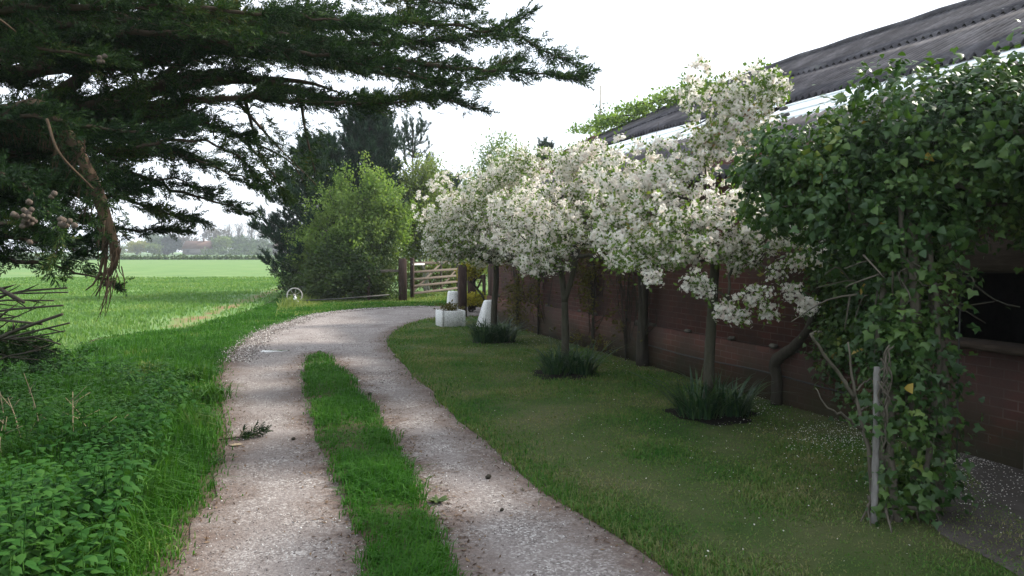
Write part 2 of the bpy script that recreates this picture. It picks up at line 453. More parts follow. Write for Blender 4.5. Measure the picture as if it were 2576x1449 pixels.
MAT['stone'] = simple('grey_stone', [(.3, (.045, .043, .036)), (.55, (.11, .10, .085)), (.75, (.24, .225, .19))], 12, .95, .1, .7)
MAT['plaster'] = simple('old_render', [(.3, (.09, .08, .075)), (.6, (.17, .155, .145))], 4, .95, .1, .4)
MAT['rust'] = simple('pale_rusted_metal', [(.3, (.20, .17, .14)), (.6, (.45, .44, .42))], 22, .6, .3, .3)
MAT['white_paint'] = simple('white_paint', [(.3, (.70, .70, .68)), (.7, (.82, .82, .80))], 10, .6, .3, .1)
MAT['cypress_bark'] = barkmat('cypress_bark', (.030, .020, .014), (.085, .055, .040), (.055, .046, .034), 16)
MAT['brown_bark'] = barkmat('stringy_bark', (.035, .022, .014), (.115, .075, .048), (.07, .052, .034), 24)
MAT['grey_bark'] = barkmat('grey_bark', (.045, .038, .032), (.14, .118, .098), (.09, .085, .06), 26)
MAT['apple_bark'] = barkmat('apple_bark', (.028, .024, .020), (.085, .074, .060), (.055, .058, .034), 30)
MAT['dark_bark'] = barkmat('dark_bark', (.020, .016, .014), (.060, .048, .040), (.04, .04, .026), 24)
MAT['birch_bark'] = barkmat('silver_bark', (.22, .20, .18), (.55, .52, .48), (.35, .33, .29), 20)
MAT['pole_paint'] = barkmat('flaking_pole_paint', (.07, .064, .058), (.25, .24, .23), (.14, .135, .125), 22)
MAT['tan_stem'] = barkmat('pale_stem', (.22, .16, .10), (.42, .34, .23), (.3, .24, .16), 40)
MAT['cone'] = barkmat('cone_scale', (.05, .038, .030), (.14, .11, .09), (.09, .075, .062), 60)

MAT['cypress_leaf'] = leafmat('cypress_foliage', [(0, (.006, .015, .008)), (.35, (.011, .027, .011)), (.62, (.020, .047, .014)), (.85, (.045, .090, .018)), (1, (.080, .078, .024))], .25, .6, .15, 1.4)
MAT['pine_leaf'] = leafmat('pine_needles', [(0, (.009, .026, .017)), (.5, (.016, .044, .025)), (1, (.034, .072, .034))], .12, .6, .15, .5)
MAT['hawthorn_leaf'] = leafmat('hawthorn_leaves', [(0, (.060, .118, .026)), (.45, (.130, .215, .050)), (1, (.27, .36, .11))], .45, .55, .2, .6)
MAT['bramble_leaf'] = leafmat('bramble_leaves', [(0, (.020, .044, .012)), (.5, (.042, .078, .018)), (1, (.085, .115, .032))], .3, .5, .25, .8)
MAT['birch_leaf'] = leafmat('young_birch_leaves', [(0, (.095, .145, .040)), (.5, (.15, .205, .055)), (1, (.23, .27, .085))], .4, .55, .2, .6)
MAT['pale_leaf'] = leafmat('pale_spring_leaves', [(0, (.10, .16, .055)), (.5, (.15, .21, .075)), (1, (.22, .27, .11))], .4, .55, .2, .4)
MAT['ivy_leaf'] = leafmat('ivy_leaves', [(0, (.012, .034, .010)), (.40, (.028, .068, .017)), (.70, (.055, .108, .022)), (.90, (.090, .150, .036)), (1, (.16, .20, .04))], .28, .42, .32, 1.6)
MAT['ivy_yellow'] = leafmat('yellow_ivy_leaves', [(0, (.24, .17, .025)), (1, (.36, .26, .04))], .3, .4, .4)
MAT['blossom'] = leafmat('apple_blossom', [(0, (.78, .66, .62)), (.25, (.84, .79, .73)), (1, (.91, .89, .84))], .52, .7, .1, None, (1.0, 1.0, 1.0))
MAT['apple_leaf'] = leafmat('young_apple_leaves', [(0, (.060, .115, .020)), (.55, (.11, .185, .035)), (.88, (.17, .23, .05)), (1, (.24, .13, .06))], .4, .5, .25, 2.0)
MAT['moss_leaf'] = leafmat('climber_leaves', [(0, (.040, .040, .010)), (.5, (.085, .080, .016)), (1, (.14, .115, .025))], .25, .6, .2, 3)
MAT['golden_leaf'] = leafmat('golden_leaves', [(0, (.17, .17, .018)), (.5, (.29, .26, .028)), (1, (.42, .36, .05))], .3, .6, .2, 3)
MAT['strap_leaf'] = leafmat('strap_leaves', [(0, (.012, .038, .018)), (.5, (.024, .062, .026)), (1, (.06, .11, .035))], .25, .4, .4)
MAT['nettle_leaf'] = leafmat('nettle_leaves', [(0, (.010, .045, .008)), (.5, (.022, .080, .013)), (1, (.050, .125, .022))], .3, .65, .12, 1.3)
MAT['grass'] = leafmat('long_grass', [(0, (.022, .075, .010)), (.5, (.040, .125, .014)), (.85, (.070, .165, .024)), (1, (.20, .21, .085))], .35, .6, .12, .9)
MAT['lush_grass'] = leafmat('lush_grass', [(0, (.020, .078, .008)), (.5, (.036, .125, .012)), (.9, (.070, .175, .024)), (1, (.16, .20, .07))], .35, .6, .12, .9)
MAT['lawn_grass'] = leafmat('mown_grass', [(0, (.026, .110, .016)), (.36, (.070, .158, .030)), (.64, (.130, .178, .054)), (1, (.25, .22, .12))], .35, .65, .12, 1.1)
MAT['crop'] = leafmat('young_crop', [(0, (.075, .165, .042)), (.6, (.120, .225, .066)), (1, (.20, .28, .09))], .4, .6, .15, .4)
MAT['far_leaf'] = leafmat('distant_leaves', [(0, (.034, .066, .024)), (.5, (.058, .100, .032)), (1, (.095, .140, .045))], .25, .7, .1, .12)
MAT['far_willow'] = leafmat('distant_willow', [(0, (.14, .16, .03)), (1, (.26, .26, .05))], .3, .7, .1)
MAT['far_dark'] = leafmat('distant_conifer', [(0, (.014, .026, .022)), (1, (.03, .048, .034))], .1, .7, .1)
MAT['far_twig'] = leafmat('distant_bare_twigs', [(0, (.085, .075, .065)), (1, (.15, .135, .115))], .1, .8, .1)
MAT['far_lime'] = leafmat('distant_fresh_leaves', [(0, (.085, .135, .035)), (1, (.14, .19, .055))], .3, .7, .1)
MAT['tile'] = simple('clay_tile', [(.3, (.085, .052, .042)), (.7, (.14, .085, .066))], 1.5)
MAT['litter'] = leafmat('leaf_litter', [(0, (.035, .022, .015)), (.5, (.09, .055, .034)), (1, (.19, .13, .08))], .1, .8, .1)
MAT['pebble'] = leafmat('gravel_chips', [(0, (.11, .09, .085)), (.4, (.22, .195, .18)), (.8, (.34, .31, .29)), (1, (.62, .60, .58))], 0, .9, .2)

# ---------------------------------------------------------------- ground
m = M()
xs = np.array([-1100, -300, -80, -30, -10, 0, 10, 30, 80, 300, 1100.]); ys = np.array([-300, -60, -10, 0, 10, 20, 40, 80, 160, 400, 1150.])
XX, YY = np.meshgrid(xs, ys); Vg = np.stack([XX, YY, np.zeros_like(XX)], -1).reshape(-1, 3)
i, j = np.meshgrid(np.arange(len(ys) - 1), np.arange(len(xs) - 1), indexing='ij'); a = (i * len(xs) + j).ravel()
tag(m.add(Vg, np.stack([a, a + 1, a + len(xs) + 1, a + len(xs)], 1)).build('field', MAT['field']), kind='structure')
m = M(); m.add([[-400, 142, .05], [60, 138, .05], [300, 150, .05], [300, 420, .05], [-400, 420, .05]], np.array([[0, 1, 2, 3, 4]]))
tag(m.build('far_field', MAT['far_field']), kind='structure')

N_T = 220
T_left = smoothline([(-1.0, -5, 0), (-1.25, 1, 0)] + [G(*q) for q in ((440, 1449), (500, 1300), (558, 1150), (562, 1050), (556, 980), (572, 925), (622, 858), (700, 818), (800, 790), (900, 779), (1000, 774), (1090, 771))] + [(0, 22.6, 0), (4, 23.4, 0)], N_T)
T_right = smoothline([(3.6, -5, 0), (1.8, 1.3, 0)] + [G(*q) for q in ((1680, 1449), (1500, 1330), (1300, 1180), (1150, 1055), (1050, 955), (984, 880), (978, 845), (1030, 815), (1100, 800))] + [(-.6, 18.7, 0), (1.2, 19.2, 0), (4, 19.8, 0)], N_T)
def wobble(L, amp, seed):
    r = np.random.default_rng(seed); n = len(L)
    d = np.gradient(L, axis=0); nrm = norm(np.stack([-d[:, 1], d[:, 0], 0 * d[:, 0]], 1))
    w = sum(np.interp(np.arange(n), np.linspace(0, n, k), r.normal(0, amp / math.sqrt(q + 1), k)) for q, k in enumerate((20, 60, 150)))
    return L + nrm * w[:, None]
T_left = wobble(T_left, .028, 1); T_right = wobble(T_right, .024, 2)
def ribbon(name, A, B, mat, z, across=10, dome=0.0, kind='structure', lines=None):
    n = len(A); s = np.linspace(0, 1, across)
    V = A[:, None, :] * (1 - s)[None, :, None] + B[:, None, :] * s[None, :, None]
    w = np.linalg.norm(A - B, axis=1)[:, None]
    V[:, :, 2] = z + dome * np.sin(math.pi * s)[None]
    uv = np.stack([np.minimum(s, 1 - s)[None] * w, np.zeros((n, across))], -1).reshape(-1, 2)
    if lines is not None:
        q = V.reshape(-1, 3)[:, :2]; uv[:, 0] = np.min([np.min(np.linalg.norm(q[:, None] - l[None, :, :2], axis=2), axis=1) for l in lines], axis=0)
    i, j = np.meshgrid(np.arange(n - 1), np.arange(across - 1), indexing='ij'); a = (i * across + j).ravel()
    mm = M(); mm.add(V.reshape(-1, 3), np.stack([a, a + 1, a + across + 1, a + across], 1), 0, uv)
    return tag(mm.build(name, mat, smooth=True, useuv=True), kind=kind)
S_left = wobble(smoothline([(-.1, -5, 0), (-.45, 1.2, 0)] + [G(*q) for q in ((928, 1449), (890, 1330), (836, 1200), (788, 1080), (765, 980), (768, 915), (790, 890))], 140), .018, 3)
S_right = wobble(smoothline([(.8, -5, 0), (.2, 1.3, 0)] + [G(*q) for q in ((1140, 1449), (1062, 1240), (985, 1100), (905, 985), (845, 915), (800, 889))], 140), .018, 4)
ribbon('gravel_track', T_left, T_right, MAT['track'], .012, 34, lines=(T_left, T_right, S_left, S_right))
ribbon('grass_strip', S_left, S_right, MAT['strip'], .016, 12, .03)
V_out = smoothline([(-30, -6, 0), (-22, 4, 0), (-14, 9, 0)] + [G(*q) for q in ((60, 905), (250, 850), (480, 822), (640, 775), (740, 735))] + [(-7.2, 27.5, 0), (-3.6, 26.2, 0), (0, 28.5, 0), (4, 30, 0)], N_T)
ribbon('verge', V_out, T_left, MAT['verge'], .006, 14)
# sunny strip of grass in front of the hedge and the gate
bank_front = smoothline([G(*q) for q in ((690, 800), (800, 786), (900, 775), (1000, 770), (1090, 768))] + [(0, 22.9, 0), (4, 23.7, 0)], 80)
bank_back = smoothline([G(*q) for q in ((700, 772), (780, 752), (900, 745))] + [(-3.2, 29, 0), (0, 31.5, 0), (4, 33, 0)], 80)
ribbon('hedge_bank', bank_back, wobble(bank_front, .08, 5), MAT['bank'], .012, 8)

D2 = np.array([-.334, .943, 0]); N2 = np.array([.943, .334, 0])
def BP(t, s, z): return D2 * t + N2 * (5.43 + s) + np.array([0, 0, z])
W_line = np.array([BP(t, .02, 0) for t in np.linspace(4.6, 17.2, 100)])
L_edge = T_right[np.argmin(np.abs(T_right[:, 1] - 3.2)):]
L_edge = L_edge[:np.argmax(L_edge[:, 1] > 18.6)]
L_edge = smoothline(np.vstack([[(2.2, .2, 0)], L_edge]), 100)
W2 = smoothline(np.vstack([[(3.2, .2, 0), (2.9, 3.2, 0), BP(4.2, -.35, 0)], W_line[8:]]), 100)
ribbon('lawn', L_edge, W2, MAT['lawn'], .008, 16)
pa = smoothline([(2.2, .4, 0), (2.55, 3.4, 0), (2.5, 4.3, 0), (3.0, 5.1, 0), BP(4.4, .02, 0)], 40)
pb = smoothline([(6, .4, 0), (6, 2.0, 0), (5.8, 3.0, 0), (5.5, 3.0, 0), BP(-2, .02, 0)], 40)
ribbon('path', pa, pb, MAT['path'], .013, 12)
for q, (cx, cy, r0) in enumerate(((2.02, 7.35, .44), (.70, 9.75, .46), (-.35, 13.4, .4))):
    a = np.linspace(0, 2 * math.pi, 28, endpoint=False)
    r = r0 * (1 + .12 * np.sin(a * 3 + q) + .08 * np.cos(a * 7 + 2 * q))
    rim = np.stack([cx + r * np.cos(a), cy + r * np.sin(a) * .95, np.full(28, .014)], 1)
    inner = np.stack([cx + r * .6 * np.cos(a), cy + r * .6 * np.sin(a), .030 + .012 * np.sin(a * 5)], 1)
    k = np.arange(28); k2 = (k + 1) % 28
    mm = M(); mm.add(np.vstack([rim, inner, [[cx, cy, .05]]]), [np.stack([k, k2, k2 + 28, k + 28], 1), np.stack([k + 28, k2 + 28, np.full(28, 56)], 1)])
    tag(mm.build('soil', MAT['soil'], smooth=True), kind='structure')

# ---------------------------------------------------------------- barn
bo = BP(8, 3, 0)
barn = thing('barn', 'old brick barn with dark corrugated roof and a white panel strip, right of the track', 'barn', bo)
def slab(mm, t0, t1, s0, s1, z0, z1, mi=0):
    V = []; U = []
    for z in (z0, z1):
        for (t, s) in ((t0, s0), (t1, s0), (t1, s1), (t0, s1)):
            V.append(BP(t, s, z)); U.append((t - s, z))
    F = np.array([[3, 2, 1, 0], [4, 5, 6, 7], [0, 1, 5, 4], [1, 2, 6, 5], [2, 3, 7, 6], [3, 0, 4, 7]])
    mm.add(V, F[:, ::-1], mi, U)
EAVE = 2.78
mm = M()
slab(mm, -3, 1.2, 0, .3, 0, EAVE); slab(mm, 4.9, 17, 0, .3, 0, EAVE)
slab(mm, 1.2, 4.9, 0, .3, 0, .88); slab(mm, 1.2, 4.9, 0, .3, 1.76, EAVE)
slab(mm, 4.92, 16.99, -.055, -.002, 0, .58)                     # plinth
slab(mm, 16.7, 17.0, .302, 2.5, 0, EAVE + .9); slab(mm, 17.002, 23.5, 2.5, 2.8, 0, EAVE + 1.2)
slab(mm, -3, 17, 11.7, 12, 0, EAVE); slab(mm, 17, 23.5, 9.2, 9.5, 0, EAVE + 1.1)
mm.build('wall', MAT['brick'], barn, useuv=True)
for (t0, lo, hi) in ((-3, 0, 12), (23.2, 2.5, 9.5)):          # gable ends
    mm = M(); V = [BP(t0, lo, 0), BP(t0, hi, 0), BP(t0, hi, EAVE + .5 * (12 - hi) - .06), BP(t0, 6, EAVE + 3 - .06), BP(t0, lo, EAVE + .5 * lo - .06)]
    V2 = [v + D2 * .28 for v in V]
    U = [(lo, 0), (hi, 0), (hi, 3), (6, 6), (lo, 3)]
    F5 = np.array([[0, 1, 2, 3, 4], [9, 8, 7, 6, 5]]); Fs = np.array([[k, k + 5, (k + 1) % 5 + 5, (k + 1) % 5] for k in range(5)])
    mm.add(V + V2, [F5, Fs], 0, U + U); mm.build('gable_wall', MAT['brick'], barn, useuv=True)
def hoff(t): return -.10 - .0036 * (np.maximum(np.asarray(t, float), 8.5) - 14) ** 2
def sheet(mm, t0, t1, s0, s1, lift, far=False, rows=5, wl=.146, amp=.040, sag=0.03, ragged=0, skew=0):
    nt_ = int((t1 - t0) / wl * 8); t = np.linspace(t0, t1, nt_); k = np.linspace(0, 1, rows)
    w = amp * np.sin(2 * math.pi * t / wl)
    jag = ragged * np.interp(t, np.arange(t0 - 1, t1 + 2, 1.0), np.random.default_rng(5).normal(0, 1, len(np.arange(t0 - 1, t1 + 2, 1.0))))
    V = []
    for q in k:
        s = s0 + (s1 - s0) * q + (jag + skew * t) * (1 - q)
        h = EAVE + .06 + .5 * np.where(s > 6, 12 - s, s) + lift + hoff(t) + w - sag * np.sin(math.pi * (t - t0) / (t1 - t0) * 3) ** 2
        V.append(D2[None] * t[:, None] + N2[None] * (5.43 + s)[:, None] * 1.0 + np.stack([0 * t, 0 * t, h], 1))
    V = np.array(V).reshape(-1, 3); V = np.vstack([V, V - np.array([0, 0, .009])]); n0 = rows * nt_
    i, j = np.meshgrid(np.arange(rows - 1), np.arange(nt_ - 1), indexing='ij'); a = (i * nt_ + j).ravel()
    top = np.stack([a, a + nt_, a + nt_ + 1, a + 1], 1)
    j = np.arange(nt_ - 1); e1 = np.stack([j, j + 1, j + 1 + n0, j + n0], 1); jj = j + (rows - 1) * nt_; e2 = np.stack([jj + 1, jj, jj + n0, jj + 1 + n0], 1)
    mm.add(V, [top, top[:, ::-1] + n0, e1, e2])
mm = M(); sheet(mm, -3.2, 23.7, 1.7, 4.3, .095, ragged=.03, skew=.085); sheet(mm, -3.2, 23.7, 4.2, 6.0, .135, ragged=.03)
mm.build('roof', MAT['roof'], barn, smooth=True)
mm = M(); sheet(mm, -3.2, 17.2, -.28, 1.5, .06); mm.build('roof', MAT['roof'], barn, smooth=True)
mm = M(); sheet(mm, -3.2, 17.2, 12.28, 6.0, .03, wl=.292); sheet(mm, 17.25, 23.7, 9.6, 6.0, .03, wl=.292); mm.build('roof', MAT['roof'], barn, smooth=True)
mm = M()
rg = [BP(t, 6.0, EAVE + 3.20 + float(hoff(t)) - .03 * math.sin(math.pi * (t + 3.2) / 26.9 * 3) ** 2) for t in np.linspace(-3.3, 23.8, 40)]
mm.add(*tube(rg, .095 + .012 * np.sin(np.arange(40) * 2.4), 8)); mm.build('ridge_cap', MAT['roof'], barn, smooth=True)
mm = M()
R3 = np.stack([D2, norm(N2 + np.array([0, 0, .5])), np.cross(D2, norm(N2 + np.array([0, 0, .5])))], 1)
for k in range(8):
    t0 = -3.2 + k * 2.55; c = BP(t0 + 1.26, 2.15, EAVE + .06 + 1.075 + .032 + float(hoff(t0 + 1.26)))
    mm.add(*box(c, (2.53, 1.86, .014), R3, .004))
    for s in (1.62, 1.98, 2.4):
        mm.add(*box(BP(t0 + 1.26, s, EAVE + .06 + .5 * s + .052 + float(hoff(t0 + 1.26))), (2.53, .05, .03), R3, .008))
mm.build('white_roof_panel', MAT['white_panel'], barn)
for k in range(9):
    mm = M(); t = 4.6 + k * .95 + .3 * math.sin(k * 2.2); mm.add(*box(BP(t, 1.66 + .36 * (k % 2), EAVE + .06 + .5 * (1.66 + .36 * (k % 2)) + .085 + float(hoff(t))), (.14, .06, .05), R3, .01))
    mm.build('roof_clip', MAT['dark_metal'], barn)
mm = M()
RW = np.stack([D2, N2, np.array([0, 0, 1.0])], 1)
mm.add(*box(BP(2.9, .06, 1.62), (4.8, .30, .27), RW, .02)); mm.build('lintel', MAT['oak_beam'], barn)
mm = M(); mm.add(*box(BP(3.05, .05, .905), (3.66, .36, .05), RW, .012)); mm.build('window_sill', MAT['oak_beam'], barn)
mm = M(); mm.add(*box(BP(2.75, 2.2, 1.4), (7, .1, 2.8), RW)); mm.build('interior_shade_panel', MAT['dark_metal'], barn)  # dark panel added behind the window; its colour stands in for interior shade
r2 = np.random.default_rng(11)
for k in range(26):
    t = 5.0 + k * .46 + r2.normal(0, .1)
    if r2.random() < .75: mm = M(); mm.add(*box(BP(t, -.03 + r2.normal(0, .012), .585 + .03 * r2.random()), (.10 + .14 * r2.random(), .10, .04 + .05 * r2.random()), RW @ np.array([[math.cos(k), -math.sin(k) * .3, 0], [math.sin(k) * .3, math.cos(k * .1), .1], [0, 0, 1]]), .02)); mm.build('ledge_stone', MAT['stone'], barn)
mm = M(); mm.add(*tube([BP(t, -.075, .30 + .015 * math.sin(t * 2.1)) for t in np.linspace(5.2, 9.5, 24)], .009, 5)); mm.build('cable', MAT['dark_metal'], barn)
mm = M(); mm.add(*box(BP(3.55, -.10, .22), (.46, .14, .44), RW, .04)); mm.build('rendered_block', MAT['plaster'], barn); mm = M(); mm.add(*box(BP(2.4, -.08, .30), (.7, .10, .05), RW, .015))
mm.build('rendered_block', MAT['plaster'], barn)
# ---------------------------------------------------------------- leaf shapes
LEAF = (np.array([[0, 0, 0], [.28, 0, .38], [0, .07, .45], [-.28, 0, .38], [.16, -.03, .78], [-.16, -.03, .78], [0, -.05, 1.0]]),
        [np.array([[0, 1, 2], [0, 2, 3], [4, 6, 2], [2, 6, 5], [1, 4, 2], [3, 2, 5]])])          # pointed, folded along the midrib
DIAM = (np.array([[0, 0, 0], [.3, .04, .5], [0, 0, 1.0], [-.3, .04, .5]]), [np.array([[0, 1, 2, 3]])])
IVY = (np.array([[0, 0, 0], [.42, -.04, .12], [.30, 0, .52], [0, .10, .42], [-.30, 0, .52], [-.42, -.04, .12], [0, -.10, 1.0]]),
       [np.array([[0, 1, 3], [1, 2, 3], [2, 6, 3], [3, 6, 4], [3, 4, 5], [3, 5, 0]])])
IVY_LOBED = (np.array([[0, .03, .12], [.34, -.05, -.06], [.58, -.05, .30], [.26, 0, .48], [0, -.12, 1.0], [-.26, 0, .48], [-.58, -.05, .30], [-.34, -.05, -.06], [0, .06, .45]]),
             [np.array([[0, 1, 8], [1, 2, 8], [2, 3, 8], [3, 4, 8], [4, 5, 8], [5, 6, 8], [6, 7, 8], [7, 0, 8]])])
def flower():
    V = [[0, 0, 0]]; F = []
    for k in range(5):
        a = k * 2 * math.pi / 5
        for da, r, z in ((-.5, .34, .10), (0, .52, .10), (.5, .34, .10)):
            V.append([r * math.cos(a + da), r * math.sin(a + da), z])
        b = 1 + k * 3; F.append([0, b, b + 1, b + 2])
    return np.array(V), [np.array(F)]
FLOWER = flower()
def randdir(n, r, zb=0.0):
    v = r.normal(size=(n, 3)); v[:, 2] += zb; return norm(v)
def blobs_sample(blobs, n, r, shell=.45, wts=None):
    """points in a union of ellipsoids, biased to the outside; also outward normals"""
    vol = np.array([b[1][0] * b[1][1] * b[1][2] for b in blobs]) ** .8 if wts is None else np.array(wts, float)
    k = r.choice(len(blobs), n, p=vol / vol.sum())
    d = norm(r.normal(size=(n, 3))); rad = r.random(n) ** shell
    c = np.array([b[0] for b in blobs])[k]; R = np.array([b[1] for b in blobs])[k]
    return c + d * rad[:, None] * R, norm(d / R)

def leaf_mass(centers, normals, per, spread, size, proto, r, out=.5, up=.3, sizev=.35, droop=0.0):
    n = len(centers); c = np.repeat(centers, per, 0); nn = np.repeat(normals, per, 0)
    pos = c + r.normal(0, 1, (n * per, 3)) * np.asarray(spread)
    Z = norm(nn * out + randdir(n * per, r) + np.array([0, 0, up - droop]))
    return stamp(proto[0], proto[1], pos, frames(Z, r.random(n * per) * 6.283), size * (1 + sizev * r.normal(0, 1, n * per)).clip(.4, 1.9))

def leafy_tree(name, label, cat, loc, blobs, nclus, per, spread, size, leaf, bark, trunk_r, seed, nbr=60, proto=LEAF, group=None, shell=.45, stems=1, rtip=.008, fork=.25, out=.5, up=.3, droop=0, shoots=None, gaps=0, wts=None):
    r = np.random.default_rng(seed); loc = np.array(loc, float)
    o = thing(name, label, cat, loc, group)
    b = [(loc + np.array(c), np.array(R)) for c, R in blobs]
    C, Nn = blobs_sample(b, nclus, r, shell, wts)
    C[:, 2] = np.maximum(C[:, 2], .08)
    mm = M()
    if shoots:      # long new shoots break the outline
        ns, ln, ups = shoots; k0 = r.choice(len(C), ns)
        for c, n_ in zip(C[k0], Nn[k0]):
            d = norm(n_ * .6 + np.array([0, 0, ups]) + r.normal(0, .3, 3)); l = ln * r.uniform(.35, 1.1); k = max(4, int(l / (size * .55))); u = np.linspace(0, 1, k)[:, None]
            L = c + d * l * u + np.array([0, 0, -.18 * l]) * u ** 2
            C = np.vstack([C, L]); Nn = np.vstack([Nn, np.tile(d, (k, 1))]); mm.add(*tube(L, np.linspace(rtip * .8, rtip * .3, k), 3, cap=False))
        w_ = np.concatenate([np.full(nclus, per), np.full(len(C) - nclus, max(2, per // 3))])
    else: w_ = np.full(len(C), per)
    if gaps: w_ = np.where(vnoise(C[:, [0, 2]] + C[:, [1, 1]] * .7, gaps, seed) < .30, 0, w_)
    Cr, Nr = np.repeat(C, w_, 0), np.repeat(Nn, w_, 0)
    m = M(); m.add(*leaf_mass(Cr, Nr, 1, spread, size, proto, r, out, up, .35, droop))
    m.build('crown', leaf, o)
    top = np.array([q[0] for q in b]).mean(0)
    idx = np.array_split(r.permutation(nclus)[:nbr], stems)
    for s in range(stems):
        base = loc + np.array([r.normal(0, .05 * (stems > 1)), r.normal(0, .05 * (stems > 1)), 0])
        f = base + (top - base) * fork + r.normal(0, .05, 3)
        sk = Skel(smoothline([base, base * .5 + f * .5 + r.normal(0, .03, 3), f], 6))
        T = C[idx[s]]; T = T[np.argsort(np.linalg.norm(T - f, axis=1))]
        sk.grow(T, step=max(.12, trunk_r * 2), jit=.02, arc=.06, minidx=4)
        q = sk.mesh(rtip, .5, trunk_r, 6, 1.5)
        for v in q.V: pass
        mm.add(np.concatenate(q.V), [np.concatenate(f_) for (k_, mi_), f_ in q.F.items()])
    mm.build('stems' if stems > 1 else 'trunk', bark, o, smooth=True)
    return o

# ---------------------------------------------------------------- the big cypress over the left of the picture
def spray(r, n=16, L=1.0, flat=.5):
    """one feathery cypress shoot: scale-leaf twiglets along a curved axis"""
    V = []; F = []
    for k in range(n):
        t = .12 + .88 * k / (n - 1); a = np.array([.04 * math.sin(t * 3), 0, t * L])
        side = (-1) ** k; ang = r.uniform(.35, .95); az = r.normal(0, flat) + (0 if side > 0 else math.pi)
        l = (.42 * (1 - t) ** .7 + .16) * r.uniform(.7, 1.2)
        d = np.array([math.sin(ang) * math.cos(az), math.sin(ang) * math.sin(az), math.cos(ang)])
        w = np.cross(d, r.normal(size=3)); w /= np.linalg.norm(w); w *= .044
        b = len(V); V += [a, a + d * l * .45 + w, a + d * l, a + d * l * .45 - w]; F.append([b, b + 1, b + 2, b + 3])
    return np.array(V), [np.array(F)]
rs = np.random.default_rng(21)
SPRAYS = [spray(rs, 18, 1.0, .5 + .15 * k) for k in range(5)]
CY = np.array([-7.3, 8.6, 0])
cyp = thing('cypress_tree', 'large dark green cypress, its long boughs reaching in from the left over the track', 'tree', CY)
limbs = []     # (points, r0, r1)
def PL(*a): return [P(x, y, Y) for (x, y, Y) in a]
tr = [CY, CY + (.05, 0, 1.2), CY + (.12, .05, 2.6), CY + (.05, .1, 4.4), CY + (.2, .15, 6.8), CY + (.25, .2, 9.5), CY + (.25, .2, 11.5)]
trunk_pts = smoothline(tr, 24)
mm = M(); mm.add(*tube(trunk_pts, np.interp(np.linspace(0, 1, 24), [0, .08, .5, 1], [.62, .45, .34, .06]), 14)); mm.build('trunk', MAT['cypress_bark'], cyp, smooth=True)
def tk(z): return np.array([np.interp(z, trunk_pts[:, 2], trunk_pts[:, k]) for k in range(3)])
